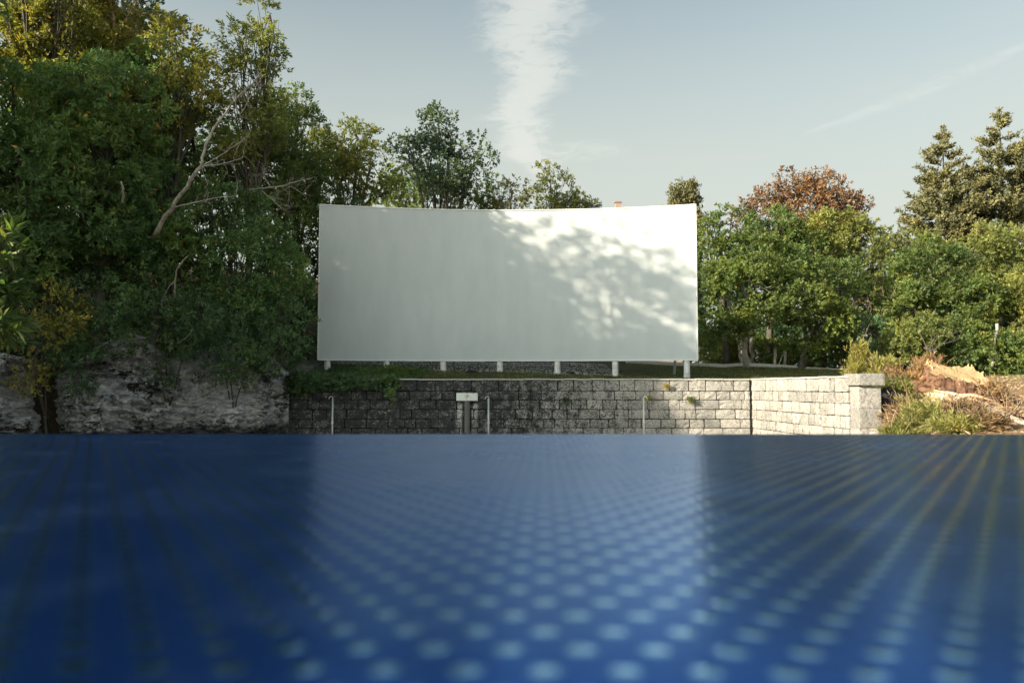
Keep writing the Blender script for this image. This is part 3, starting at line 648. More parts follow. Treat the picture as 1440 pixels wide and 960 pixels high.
def conifer(name, label, px, ptop, D_, halfw_px, pbase, seed, leaf='needle', group=None, col=False, dens=1.0):
    rng = np.random.default_rng(seed); k = D_ / F
    top = P(px, ptop, D_); x0 = top[0]; z1 = top[2]; z0 = gz(x0, D_) + 1.0; zb = P(px, pbase, D_)[2]; hw = halfw_px * k
    O0 = np.array((x0, D_, gz(x0, D_) - .05)); th = thing(name, label, 'conifer', tuple(O0), group)
    C, O = [], []; tb = MB()
    tb.tube([O0, (x0, D_, z0 + (z1 - z0) * .5), (x0, D_, z1 - .15)], [.28, .13, .012], 7)
    H = z1 - z0; nb = int(H * (24 if col else 26) * dens)
    for i in range(nb):
        t = 1 - rng.random() ** .8; z = z0 + H * t * .985
        f = (z1 - z) / max(z1 - zb, .1); a = rng.uniform(0, 2 * math.pi); dr = np.array((math.cos(a), math.sin(a), 0))
        if dr[1] > .5 and rng.random() < .6: continue
        if not col and rng.random() > .22 + 1.3 * f: continue
        nz = float(vnoise(np.array((math.cos(a) * 1.3 + 5, math.sin(a) * 1.3 + 5, z * 1.5)), seed))
        if col: rad = hw * min(1, (f * 3.5) ** .55) * rng.uniform(.85, 1.08)
        else: rad = hw * min(1.25, f ** .95) * (.62 + .80 * nz) * rng.uniform(.75, 1.12) + .05
        m_ = max(4, int(rad / .22) + 3); s = np.linspace(.1 if col else .25, 1, m_)
        pts = np.array((x0, D_, z)) + dr * (s * rad)[:, None] + np.array((0, 0, 1.0)) * ((-.20 * s + .42 * s ** 2.4) * rad * (1 if not col else 1.8))[:, None]
        tb.tube(pts[::2], np.linspace(.035, .012, len(pts[::2])), 3, cap=False)
        for q, ss in zip(pts, s):
            n_ = 5 if col else 6
            C.append(q + rng.normal(0, .085 if not col else .13, (n_, 3)) * np.array((1, 1, .8))); O.append(np.tile(dr * .8 + np.array((0, 0, .45 if not col else .9)), (n_, 1)))
    if not col:
        for q in np.linspace(0, 1, 9): C.append(np.array((x0, D_, z1 - .1 - q * 1.3)) + rng.normal(0, .02 + .10 * q, (6, 3))); O.append(np.tile((0, 0, 1.0), (6, 1)) + rng.normal(0, .3, (6, 3)))
    V, Fc, tint = sprays(np.concatenate(C), np.concatenate(O), 4, .20, .20, .085, rng, .6, .3)
    tb.obj('trunk', M['bark'], th, True).location = -O0
    link('crown', mesh_np('crown', V - O0, Fc, M[leaf], tint), th)
conifer('conifer_tree', 'left one of the two pointed olive conifers at the right', 1325, 180, 50, 74, 350, 1, group='tall conifers at the right')
conifer('conifer_tree', 'taller right one of the two pointed olive conifers at the right', 1405, 155, 50.8, 88, 350, 2, group='tall conifers at the right')
conifer('cypress_tree', 'narrow columnar cypress just behind the screen\'s upper right corner', 963, 257, 46, 18, 330, 4, col=True, dens=2.4)
conifer('dark_conifer', 'dark bluish conifer behind the bare pale tree at the upper left', 175, -90, 31, 75, 60, 5, leaf='needle_dark', dens=.5)
conifer('conifer_tree', 'olive conifer cut off by the right picture edge', 1475, 230, 49, 55, 370, 6, dens=.6, group='tall conifers at the right')

# ---- wood outside the frame to the left, part of the same hillside (it shades the clearing)
def off_tree(label, x, y, top, r, seed, leaf='leaf_dark', dens=26):
    fine_ = seed in (200, 201)
    rng = np.random.default_rng(seed); z0 = gz(x, y); O0 = np.array((x, y, z0 - .05))
    th = thing('hillside_tree', label, 'tree', tuple(O0), 'trees of the wood left of the view')
    c = np.array((x, y, top - r * 1.0)); lb = [(c, np.array((r, r, r))), (np.array((x + r * .3, y - r * .3, (top + z0) / 2)), np.array((r * 1.05, r * 1.05, max(.5, (top - z0) * .38))))]
    if fine_: lb[1] = (np.array((x, y, top - r * 1.9)), np.array((r * .98, r * .98, r * .9)))
    C, O, subs = lobe_clusters(lb, dens * (2.2 if fine_ else 1), .5 if fine_ else .8, rng, .4, False)
    V, Fc, tint = sprays(C, O, 8 if fine_ else 6, .4, .20 if fine_ else .34, .085 if fine_ else .18, rng)
    tb = MB(); tb.tube(limb(O0, c, rng), np.linspace(.22, .08, 5), 6)
    tb.obj('trunk', M['bark'], th).location = -O0
    link('crown', mesh_np('crown', V - O0, Fc, M[leaf], tint), th)
for k, (x, y, top, r, dn_) in enumerate([(-15.6, 17.6, 14.3, 3.0, 9), (-19.5, 14.6, 15.6, 3.2, 10), (-24, 18.5, 10.2, 3.0, 20), (-25, 12.5, 15.6, 3.2, 14), (-30, 23, 11.5, 3.4, 24), (-31, 13, 17.4, 3.4, 14), (-28, 8.0, 13.6, 3.0, 18),
        (-9.5, -5.5, 6.8, 2.6, 26), (-9, -2, 6.6, 2.4, 26), (-15, 6, 7.8, 2.4, 26), (-21, 26, 10.0, 2.6, 24)]):
    off_tree('spreading tree of the wood outside the photo, %s' % ['nearest the rock face', 'above the clearing', 'higher up the slope', 'on the upper slope facing the screen', 'at the crest behind', 'at the crest in front', 'on the lower shoulder',
        'beside the table', 'close to the table end', 'at the foot of the slope', 'behind the golden trees'][k], x, y, top, r, 200 + k, dens=dn_)

# ------------------------------------------------------------ bare trees and leaning trunks
def bare(name, label, paths, mt, cat='tree', twigs=0, seed=1, tl=.6, r_t=.012):
    """paths: list of (list of (px,py,D), r0, r1)"""
    rng = np.random.default_rng(seed); O0 = P(*paths[0][0][0])
    th = thing(name, label, cat, tuple(O0))
    for i, (pp, r0, r1) in enumerate(paths):
        pts = np.array([P(*q) for q in pp]); n = len(pts)
        tt_ = np.linspace(0, n - 1, (n - 1) * 4 + 1); sm = np.stack([np.interp(tt_, np.arange(n), pts[:, j]) for j in range(3)], -1)
        for _ in range(2): sm[1:-1] = (sm[:-2] + 2 * sm[1:-1] + sm[2:]) / 4
        sm[1:-1] += rng.normal(0, r0 * .3, sm[1:-1].shape)
        mb = MB(); mb.tube(sm - O0, np.linspace(r0, r1, len(sm)), 7 if r0 > .03 else 5, rough=.1)
        for _ in range(twigs if i else twigs // 2):
            j = rng.integers(len(sm) // 3, len(sm)); a = sm[j] - O0
            dr = unit(unit(sm[-1] - sm[0]) * .6 + rng.normal(0, .75, 3)); e = a + dr * tl * rng.uniform(.4, 1.2)
            lp = limb(a, e, rng, 5, 0, .3); mb.tube(lp, np.linspace(r_t, r_t * .4, 5), 3, cap=False)
            for _2 in range(3):
                b0 = lp[rng.integers(2, 5)]; mb.tube(limb(b0, b0 + unit(dr + rng.normal(0, .7, 3)) * tl * .45, rng, 4, 0, .3), np.linspace(r_t * .6, r_t * .3, 4), 3, cap=False)
        mb.obj('trunk' if i == 0 else 'branch', mt, th, True)
    return th
bare('leaning_tree', 'pale leaning trunk with forked bare branches crossing the left wood', [
    ([(215, 335, 22.6), (240, 292, 22.0), (262, 262, 21.6), (283, 234, 21.4)], .066, .046),
    ([(283, 234, 21.4), (287, 210, 21.3), (297, 185, 21.3), (312, 165, 21.4), (330, 140, 21.6), (350, 122, 21.8), (368, 100, 22)], .042, .014),
    ([(283, 234, 21.4), (305, 222, 21.3), (330, 205, 21.3), (352, 188, 21.5)], .018, .007),
    ([(283, 234, 21.4), (303, 232, 21.2), (325, 228, 21.2), (345, 220, 21.4)], .02, .008),
    ([(240, 292, 22.0), (262, 288, 21.6), (290, 280, 21.5), (330, 276, 21.8)], .026, .009),
    ([(330, 140, 21.6), (335, 165, 21.4), (345, 150, 21.5), (362, 118, 21.8)], .02, .008)], M['bark_pale'], twigs=5, seed=3, tl=.55)
bare('dead_sapling', 'bare whitish dead branch sticking out left of the screen', [
    ([(350, 268, 23.4), (372, 264, 22.8), (395, 262, 22.6), (415, 256, 22.5), (440, 250, 22.7)], .03, .010),
    ([(380, 262, 22.6), (372, 250, 22.6), (368, 236, 22.6)], .014, .006),
    ([(395, 262, 22.6), (410, 262, 22.6), (425, 272, 22.6)], .012, .005),
    ([(368, 268, 22.8), (382, 280, 22.6), (400, 295, 22.6)], .012, .005)], M['bark_pale'], 'branch', 7, 5, .5, .008)
bare('bare_tree', 'bare pale dead tree top standing against the dark conifer at the upper left', [
    ([(165, 80, 24.6), (161, 40, 24.6), (157, 10, 24.6), (152, -30, 24.6)], .06, .03),
    ([(160, 30, 24.6), (146, 14, 24.5), (135, 0, 24.5), (128, -20, 24.5)], .03, .012),
    ([(161, 45, 24.6), (176, 30, 24.6), (186, 12, 24.6), (190, -5, 24.6)], .028, .01),
    ([(157, 15, 24.6), (166, 0, 24.6), (172, -20, 24.6)], .028, .01),
    ([(163, 62, 24.6), (178, 50, 24.5), (192, 38, 24.5)], .02, .008)], M['bark_tan'], 'tree', 9, 6, .7, .011)
bare('thin_sapling', 'thin pale curved trunk in the dark hollow above the rock face', [
    ([(246, 420, 22.4), (246, 395, 22.0), (250, 375, 21.7), (264, 360, 21.6)], .03, .015), ([(246, 395, 22), (238, 402, 21.8), (230, 418, 21.8)], .012, .006)], M['bark_pale'], 'sapling', 2, 7, .4, .008)
bare('thin_sapling', 'slanting grey stem below the second evergreen at the left', [([(103, 300, 21), (112, 282, 20.6), (120, 265, 20.4)], .03, .015)], M['bark'], 'sapling', 0, 8)
bare('thin_sapling', 'short pale stem between the second and third evergreen at the left', [([(172, 285, 21), (174, 268, 20.7), (170, 255, 20.7)], .035, .02)], M['bark_pale'], 'sapling', 0, 9)
bare('hanging_vine', 'thin arching twig with yellow leaves over the rock face', [([(232, 502, 22.2), (250, 482, 21.6), (264, 474, 21.4), (272, 460, 21.4)], .012, .005)], M['bark_pale'], 'twig', 2, 10, .3, .005)
bare('forked_tree', 'forked pale grey trunks standing behind the kerb right of the screen', [
    ([(1045, 512, 37.6), (1046, 495, 37.6), (1050, 480, 37.6), (1060, 465, 37.6)], .13, .09),
    ([(1055, 511, 37.4), (1046, 492, 37.3), (1036, 470, 37.2), (1032, 455, 37.2)], .08, .05),
    ([(1043, 511, 37.8), (1040, 495, 37.8), (1036, 475, 37.8)], .09, .06),
    ([(1058, 510, 38), (1056, 490, 38), (1058, 470, 38)], .12, .09)], M['bark_pale'], 'tree', 0, 11)
bare('curved_tree', 'slender dark trunk with flared foot left of the yellow brush', [([(1165, 518, 37.4), (1158, 508, 37.4), (1160, 485, 37.4), (1163, 450, 37.4), (1168, 415, 37.4)], .13, .06)], M['bark'], 'tree', 0, 12)
bare('leaning_tree', 'straight pale leaning stem behind the right side of the stump', [([(1391, 518, 33), (1397, 490, 33), (1402, 455, 33)], .09, .06)], M['bark_pale'], 'tree', 0, 13)
bare('fallen_limb', 'bare broken limbs caught in the trees above the yellow brush', [
    ([(1225, 460, 36.5), (1210, 440, 35.8), (1200, 425, 35.5)], .09, .05), ([(1212, 420, 35.5), (1232, 412, 35.4), (1252, 420, 35.4)], .03, .012), ([(1215, 415, 35.5), (1226, 430, 35.4), (1222, 445, 35.4)], .025, .01)], M['bark_tan'], 'branch', 8, 14, .8, .016)
bare('fallen_limb', 'dark broken limb resting above the left side of the stump', [([(1318, 508, 28), (1310, 495, 27.8), (1300, 488, 27.8)], .07, .05), ([(1310, 497, 27.8), (1322, 485, 27.8)], .03, .02)], M['bark'], 'branch', 5, 15, .8, .016)
for lab, pp in (('left one of two short cut pale posts behind the kerb', [(1090, 515, 37), (1090, 491, 37)]), ('right one of two short cut pale posts behind the kerb', [(1104, 516, 37), (1104, 494, 37)])):
    bare('cut_post', lab, [(pp, .075, .07)], M['bark_pale'], 'post', 0, 16)
bare('leaning_stick', 'pale stick leaning against the right cut post', [([(1094, 515, 36.8), (1098, 506, 36.8), (1103, 495, 36.85)], .03, .025)], M['bark_pale'], 'stick', 0, 17)

# ------------------------------------------------------------ rock face
def cliff():
    A = np.array((-7.15, 25.15)); B = np.array((-13.6, 19.1)); Cc = np.array((-21, 12))
    nu, nv = 480, 120
    u = np.linspace(0, 1, nu); L1 = np.linalg.norm(B - A); L2 = np.linalg.norm(Cc - B); s = u * (L1 + L2)
    xy = np.where((s < L1)[:, None], A + (B - A) * (s / L1)[:, None], B + (Cc - B) * ((s - L1) / L2)[:, None])
    nrm = np.array((.686, -.727))
    pxs = np.array([-7.15, -8.0, -8.9, -9.6, -10.6, -11.2, -11.9, -12.4, -13.2, -15, -21])
    tops = np.array([.62, 1.15, 1.25, .80, 1.35, .80, .35, .75, 1.0, 1.1, 1.3]) + CZ
    topz = np.interp(-xy[:, 0], -pxs, tops) + fbm(np.stack([s * 1.3, s * 0, s * 0], -1), 4, 5) * .6
    v = np.linspace(0, 1, nv)
    S_, V_ = np.meshgrid(s, v); z = -1.5 + (topz[None] + 1.5) * V_
    p3 = np.stack([S_ * .9, z * 1.1, S_ * 0], -1)
    dsp = fbm(p3 * .8, 3, 31) * 1.3 + np.abs(fbm(p3 * np.array((1.6, 3.4, 1)) + fbm(p3, 3, 8)[..., None] * 1.5, 5, 33, .6)) * -1.5 + .3
    led = z * 3.1 + fbm(p3 * 1.2, 3, 40) * 2.2
    dsp += (led - np.floor(led)) ** 2 * .16
    dsp += fbm(p3 * 9, 3, 50) * .12
    dsp -= .35 * V_ ** 2                     # leans back
    xc = np.interp(S_, s, xy[:, 0])
    cleft = np.exp(-((xc + 11.95 + (z - .6) * .12) / .26) ** 2) * sst(1.7, .9, z)
    dsp -= cleft * 1.1
    dsp *= sst(-.01, .6, S_) * .9 + .1
    XX = xc + nrm[0] * (dsp + .25); YY = np.interp(S_, s, xy[:, 1]) + nrm[1] * (dsp + .25)
    # top shelf folds back into the hill
    Vt = np.stack([XX, YY, z], -1)
    back = []
    for q, o_ in enumerate((.35, .9, 1.8)):
        r_ = Vt[-1].copy(); r_[:, 0] -= nrm[0] * o_; r_[:, 1] -= nrm[1] * o_; r_[:, 2] += (-.02, .0, -.5)[q] + fbm(r_ * 2, 3, 60 + q) * .25; back.append(r_)
    Vt = np.concatenate([Vt, np.array(back)], 0); nv2 = nv + 3
    i = (np.arange(nv2 - 1)[:, None] * nu + np.arange(nu - 1)[None]).ravel()
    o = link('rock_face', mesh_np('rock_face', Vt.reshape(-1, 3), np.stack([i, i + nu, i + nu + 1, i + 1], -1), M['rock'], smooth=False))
    tag(o, kind='structure')
cliff()
def boulder(name, label, c, d, seed, mt='rock_small', cat='rock', group=None, sharp=.5):
    n, m_ = 16, 22; th_ = np.linspace(0, math.pi, n); ph = np.linspace(0, 2 * math.pi, m_, endpoint=False)
    T_, Q = np.meshgrid(th_, ph, indexing='ij'); v = np.stack([np.sin(T_) * np.cos(Q), np.sin(T_) * np.sin(Q), np.cos(T_)], -1)
    v = np.sign(v) * np.abs(v) ** .75
    v = v * (1 + fbm(v * 1.4 + seed * 3.1, 4, seed)[..., None] * sharp * 2)
    V = v.reshape(-1, 3) * np.array(d) * .5
    i = [(a * m_ + b, a * m_ + (b + 1) % m_, (a + 1) * m_ + (b + 1) % m_, (a + 1) * m_ + b) for a in range(n - 1) for b in range(m_)]
    me = mesh_np(name, V, i, M[mt]); o = link(name, me, loc=c); tag(o, label, cat, group); return o
GB = 'rough stones beside the pillar'
for lab, px, py, D_, d in [('upright pale pointed rock right of the pillar', 1245, 570, 19.0, (.30, .3, .78)), ('dark narrow rock against the pillar\'s right side', 1236, 578, 19.1, (.26, .3, .8)),
        ('squat grey white rock furthest right of the rocks beside the pillar', 1263, 568, 19.2, (.38, .4, .50)), ('thin grey rock wedged between the upright rock and the squat rock', 1254, 562, 19.4, (.18, .3, .5)),
        ('low dark rock under the upright pointed rock', 1245, 596, 18.8, (.5, .4, .4)), ('grey stone half buried beside the squat grey white rock', 1272, 588, 18.9, (.4, .4, .35))]:
    boulder('rock', lab, P(px, py, D_), d, int(px), group=GB)
for lab, px, py, D_, d in [('pale stone block lying left of the first screen post', 436, 496, 26.2, (.22, .2, .14)), ('long pale stone sliver on the slope left of the screen', 425, 484, 26.0, (.10, .1, .22)),
        ('pale stone lying at the foot of the fifth screen post', 803, 524, 27.5, (.22, .2, .08)), ('flat stone on the grass between third and fourth post', 664, 522, 27.8, (.34, .2, .10))]:
    boulder('stone', lab, P(px, py, D_), d, int(px) + 3, cat='stone')
boulder('leaf_clump', 'orange dead leaf clump on the slope left of the screen', P(434, 467, 26.4), (.14, .1, .12), 9, 'bark_red', 'leaf')

# ------------------------------------------------------------ masonry
def stone_variants(n=10):
    out = []
    for k in range(n):
        rng = np.random.default_rng(300 + k)
        a, b = 5, 4; V = []; Fc = []
        for j in range(b):
            for i in range(a):
                x, z = i / (a - 1) - .5, j / (b - 1) - .5
                e = (i in (0, a - 1)) or (j in (0, b - 1))
                V.append((x + (0 if e else rng.normal(0, .03)), -.5 + (.05 if e else 0) + rng.normal(0, .028), z + (0 if e else rng.normal(0, .03))))
        n0 = len(V)
        for j in range(b):
            for i in range(a):
                if (i in (0, a - 1)) or (j in (0, b - 1)): pass
        for j in range(b - 1):
            for i in range(a - 1):
                q = j * a + i; Fc.append((q, q + 1, q + a + 1, q + a))
        rim = [i for i in range(a)] + [j * a + a - 1 for j in range(1, b)] + [(b - 1) * a + i for i in range(a - 2, -1, -1)] + [j * a for j in range(b - 2, 0, -1)]
        bk = []
        for r_ in rim: bk.append(len(V)); V.append((V[r_][0], .5, V[r_][2]))
        for q in range(len(rim)): Fc.append((rim[(q + 1) % len(rim)], rim[q], bk[q], bk[(q + 1) % len(rim)]))
        Fc.append(tuple(bk))
        # slightly broken corners
        V = np.array(V); 
        for ci in (0, a - 1, (b - 1) * a, b * a - 1): V[ci] *= (1 - rng.uniform(.0, .05), 1, 1 - rng.uniform(.0, .07))
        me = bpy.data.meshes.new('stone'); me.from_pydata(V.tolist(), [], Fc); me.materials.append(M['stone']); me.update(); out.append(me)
    return out
SV = stone_variants()
def course_wall(th, origin, ex, length, zs, wmin, wmax, seed, thick=.3, gap=.011, proud=.022, tops=None):
    """origin world xy of the face start, ex unit vector along wall; face normal is to the right hand of ex"""
    rng = np.random.default_rng(seed); ang = math.atan2(ex[1], ex[0])
    for r_ in range(len(zs) - 1):
        z1, z0 = zs[r_], zs[r_ + 1]; s = -rng.uniform(0, wmin * .6); first = True
        while s < length - .03:
            w_ = rng.uniform(wmin, wmax) * (1.25 if rng.random() < .15 else 1)
            a, b = max(s, 0), min(s + w_, length)
            if length - b < wmin * .45: b = length
            if b - a > .06:
                o = bpy.data.objects.new('stone', SV[rng.integers(len(SV))]); COL.objects.link(o); o.parent = th
                pr = rng.uniform(0, proud); m_ = (a + b) / 2
                g2 = gap * rng.uniform(.4, 1.8)
                nrm = np.array((ex[1], -ex[0]))
                c = np.array(origin) + np.array(ex) * m_ - nrm * (thick / 2 - pr)
                o.location = (c[0], c[1], (z0 + z1) / 2 + rng.normal(0, .003)); o.rotation_euler[2] = ang
                if rng.random() < .5: o.scale = (b - a - g2 * 2, thick, z1 - z0 - g2 * 1.6)
                else: o.scale = (-(b - a - g2 * 2), thick, z1 - z0 - g2 * 1.6)
            s = b if b == length else s + w_
ztop = P(1000, 534.0, 25)[2]
zs = [ztop] + [P(1000, q, 25)[2] for q in (549.5, 562, 575.5, 589, 601.5, 615, 629, 643)]
wt = thing('stone_wall', 'long weathered stone block retaining wall, blackened at the left and pale at the right, below the screen', 'wall')
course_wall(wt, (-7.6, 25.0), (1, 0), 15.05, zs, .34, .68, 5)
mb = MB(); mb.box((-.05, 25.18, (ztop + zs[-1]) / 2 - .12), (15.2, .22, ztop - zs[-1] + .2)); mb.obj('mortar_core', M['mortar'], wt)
mb = MB()
n = 30
for i in range(n):
    x0 = -5.0 + i * (12.45 / n); mb.box((x0 + .2, 25.10, ztop + .018 + RNG.normal(0, .004)), (12.45 / n - .012, .30 + RNG.normal(0, .01), .034))
mb.obj('coping', M['kerb'], wt)
# return wall towards the camera with its end pillar
rw = thing('return_wall', 'pale sunlit stone wall running forward from the long wall to the pillar', 'wall')
exr = np.array((8.0 - 7.5, 18.95 - 25)); Lr = np.linalg.norm(exr); exr = exr / Lr
# face must look to -x: right hand of ex (pointing to the camera) is -x
course_wall(rw, (7.5, 24.97), tuple(exr), Lr - .05, zs, .22, .46, 8, proud=.02, gap=.009)
nr = np.array((exr[1], -exr[0])); mid = np.array((7.5, 25)) + exr * Lr / 2 - nr * .22
rot = [[exr[0], -exr[1] * 1, 0], [exr[1], exr[0], 0], [0, 0, 1]]
mb = MB(); mb.box((mid[0], mid[1], (ztop + zs[-1]) / 2 - .1), (Lr - .1, .30, ztop - zs[-1] + .15), rot); mb.obj('mortar_core', M['mortar'], rw)
mb = MB()
for i in range(12):
    c = np.array((7.5, 25)) + exr * (Lr * (i + .5) / 12.0) - nr * .17
    mb.box((c[0], c[1], ztop + .02 + RNG.normal(0, .003)), (Lr / 12 - .012, .40, .036), rot)
mb.obj('coping', M['kerb'], rw)
def block_mesh(seed):
    mb = MB(); rg = np.random.default_rng(seed); m_ = 12
    g = np.linspace(-.5, .5, m_); V = []; Fc = []
    for f_, (ux, uy, un) in enumerate([((1,0,0),(0,0,1),(0,-1,0)), ((0,-1,0),(0,0,1),(-1,0,0)), ((0,1,0),(0,0,1),(1,0,0)), ((-1,0,0),(0,0,1),(0,1,0)), ((1,0,0),(0,1,0),(0,0,1)), ((1,0,0),(0,-1,0),(0,0,-1))]):
        b0 = len(V)
        for j in range(m_):
            for i in range(m_): V.append(np.array(ux) * g[i] + np.array(uy) * g[j] + np.array(un) * .5)
        Fc += [(b0 + j * m_ + i, b0 + j * m_ + i + 1, b0 + (j + 1) * m_ + i + 1, b0 + (j + 1) * m_ + i) for j in range(m_ - 1) for i in range(m_ - 1)]
    V = np.array(V); a = np.sort(np.abs(V), axis=1); edge = np.clip((a[:, 1] - .44) / .06, 0, 1)
    V = V * (1 - .022 * edge[:, None] + fbm(V * 5 + seed, 4, seed)[:, None] * .035)
    mb.add(V, Fc); return mb.mesh('block', M['stone'])
pl = thing('stone_pillar', 'square stone pillar with projecting cap slab at the end of the return wall', 'pillar')
pc = np.array((8.03 + .26, 18.95 - .22))
pz = [ztop - .215, P(1215, 574, 18.7)[2], P(1215, 602, 18.7)[2], P(1215, 632, 18.7)[2], -1.35]
for i in range(4):
    o = bpy.data.objects.new('block', block_mesh(i + 2)); COL.objects.link(o); o.parent = pl
    o.location = (pc[0], pc[1], (pz[i] + pz[i + 1]) / 2); o.scale = (.52, .50, pz[i] - pz[i + 1] - .006); o.rotation_euler[2] = 0
mb = MB(); mb.box((pc[0], pc[1], (pz[0] + pz[-1]) / 2 - .02), (.50, .46, pz[0] - pz[-1] - .02)); mb.obj('core', M['stone'], pl)
o = bpy.data.objects.new('cap_slab', block_mesh(9)); COL.objects.link(o); o.parent = pl; o.location = (pc[0], pc[1] + .05, ztop - .075 + .02); o.scale = (.62, .80, .28)

# pipes in front of the wall
for lab, px, hook in (('thin upright metal pipe before the dark left part of the wall', 468, -1), ('thin upright metal pipe right of the white box', 687, -1), ('thin upright metal pipe before the pale right part of the wall', 905, 1)):
    tp = P(px, 560, 24.6); zb = gz(tp[0], 24.6)
    th = thing('metal_pipe', lab, 'pipe', (tp[0], 24.6, zb), 'upright metal pipes in front of the wall')
    mb = MB(); mb.tube([(0, 0, 0), (0, 0, tp[2] - zb)], .026, 8); mb.obj('pole', M['pipe'], th, True)
    mb = MB(); h = tp[2] - zb; mb.tube([(0, 0, h - .01), (0, -.02, h + .04), (hook * .03, -.04, h + .06), (hook * .08, -.05, h + .05), (hook * .11, -.05, h - .02)], .014, 6); mb.obj('hook', M['pipe'], th, True)
    mb = MB(); mb.tube([(0, 0, .9), (0, 0, .96)], .04, 8); mb.obj('collar', M['pipe'], th)
# white box on the wall
bc = P(657, 557.8, 24.9); th = thing('wall_box', 'shallow white two part box fixed to the dark stone wall under the screen', 'box', (bc[0], 24.88, bc[2]))
for sx in (-1, 1):
    mb = MB(); mb.box((sx * .168, -.06, 0), (.33, .12, .24)); o = mb.obj('door', M['boxpaint'], th); b = o.modifiers.new('bevel', 'BEVEL'); b.width = .008
mb = MB(); mb.box((0, -.01, 0), (.655, .08, .225)); mb.obj('back_plate', M['boxpaint'], th)
for x_, z_ in ((.03, .03), (.29, .06), (-.03, -.04)):
    mb = MB(); mb.box((x_, -.126, z_), (.02, .012, .02)); mb.obj('latch', M['conduit'], th)
mb = MB(); mb.box((0, -.02, -.62), (.15, .07, 1.0)); mb.tube([(.02, -.07, -.12), (.02, -.07, -1.2)], .02, 6); mb.obj('conduit', M['conduit'], th)

# ------------------------------------------------------------ screen
sc_ = thing('cinema_screen', 'big blank white curved open air cinema screen on short round posts', 'screen')
xl, xr = P(449.5, 400, 27.45)[0], P(978.5, 400, 27.45)[0]; xm = (xl + xr) / 2; hwid = (xr - xl) / 2
zt, zbt = P(450, 288.5, 27.45)[2], P(450, 505, 27.45)[2]
def scy(x): return 28.35 - .9 * ((x - xm) / hwid) ** 2
n = 49; xsn = np.linspace(xl, xr, n); V = []
for x in xsn:
    y = scy(x)
    for (dy, z) in ((0, zbt), (0, zt), (.14, zt), (.14, zbt)): V.append((x, y + dy, z))
Fc = []
for i in range(n - 1):
    a = i * 4
    for j in range(4): Fc.append((a + j, a + 4 + j, a + 4 + (j + 1) % 4, a + (j + 1) % 4))
Fc += [(0, 1, 2, 3), tuple((n - 1) * 4 + j for j in (3, 2, 1, 0))]
me = bpy.data.meshes.new('panel'); me.from_pydata(V, [], Fc); me.materials.append(M['screen']); me.update()
link('panel', me, sc_)
mb = MB()
for s_ in (xl - .02, xr + .02):
    mb = MB(); mb.box((s_, scy(xl) + .06, (zt + zbt) / 2), (.036, .22, zt - zbt + .06)); mb.obj('side_trim', M['trim'], sc_)
for zz, nm in ((zt + .02, 'top_trim'), (zbt - .02, 'bottom_trim')):
    V = []; Fc = []
    for x in xsn:
        y = scy(x)
        for dy, dzz in ((-.03, -.018), (-.03, .018), (.17, .018), (.17, -.018)): V.append((x, y + dy, zz + dzz))
    for i in range(n - 1):
        a = i * 4
        for j in range(4): Fc.append((a + j, a + 4 + j, a + 4 + (j + 1) % 4, a + (j + 1) % 4))
    Fc += [(0, 1, 2, 3), tuple((n - 1) * 4 + j for j in (3, 2, 1, 0))]
    me = bpy.data.meshes.new(nm); me.from_pydata(V, [], Fc); me.materials.append(M['trim']); me.update(); link(nm, me, sc_)
for px, pb in ((459, 517), (543, 521), (623, 523), (703, 525), (784, 527.5), (865.5, 530.5), (967, 531)):
    x = (px - 720) / F * 28.0; x = (px - 720) / F * scy(x); y = scy(x) + .1; g = gz(x, y)
    mb = MB(); hh = zbt - .04
    mb.tube([(x, y, g - .1), (x, y, g + .02), (x, y, (g + hh) / 2), (x, y, hh)], [.115, .112, .108, .108], 16, rough=.01); mb.obj('post', M['post'], sc_, True)
for k in range(7):   # raking steel struts behind the panel
    x = xl + .3 + k * (xr - xl - .6) / 6; y = scy(x) + .16
    mb = MB(); mb.tube([(x, y, zt - .5), (x, y + 2.2, gz(x, y + 2.2) - .1)], .05, 6); mb.obj('strut', M['pipe'], sc_)

# kerb and path behind the grass
def strip(name, pts, wid, hgt, mt, lift=0.0):
    mb = MB(); pts = np.array(pts)
    for i in range(len(pts) - 1):
        a, b = pts[i], pts[i + 1]; d = b - a; L_ = np.linalg.norm(d); ang = math.atan2(d[1], d[0]); pit = math.asin(d[2] / L_)
        c_, s_ = math.cos(ang), math.sin(ang); cp, sp = math.cos(pit), math.sin(pit)
        rot = [[c_ * cp, -s_, -c_ * sp], [s_ * cp, c_, -s_ * sp], [sp, 0, cp]]
        mb.box((a + b) / 2 + np.array((0, 0, lift)), (L_ - .006, wid, hgt), rot)
    o = mb.obj(name, mt); return o
kp = []
for px in np.linspace(880, 1200, 15): x = (px - 720) / F * 36.6; kp.append((x, 36.6, gz(x, 36.6) + .06))
tag(strip('kerb', kp, .35, .16, M['kerb']), kind='structure')
kp = []
for px in np.linspace(1395, 1600, 10): x = (px - 720) / F * 30.5; kp.append((x, 30.5, gz(x, 30.5) + .03))
tag(strip('path', kp, .9, .07, M['kerb']), kind='structure')

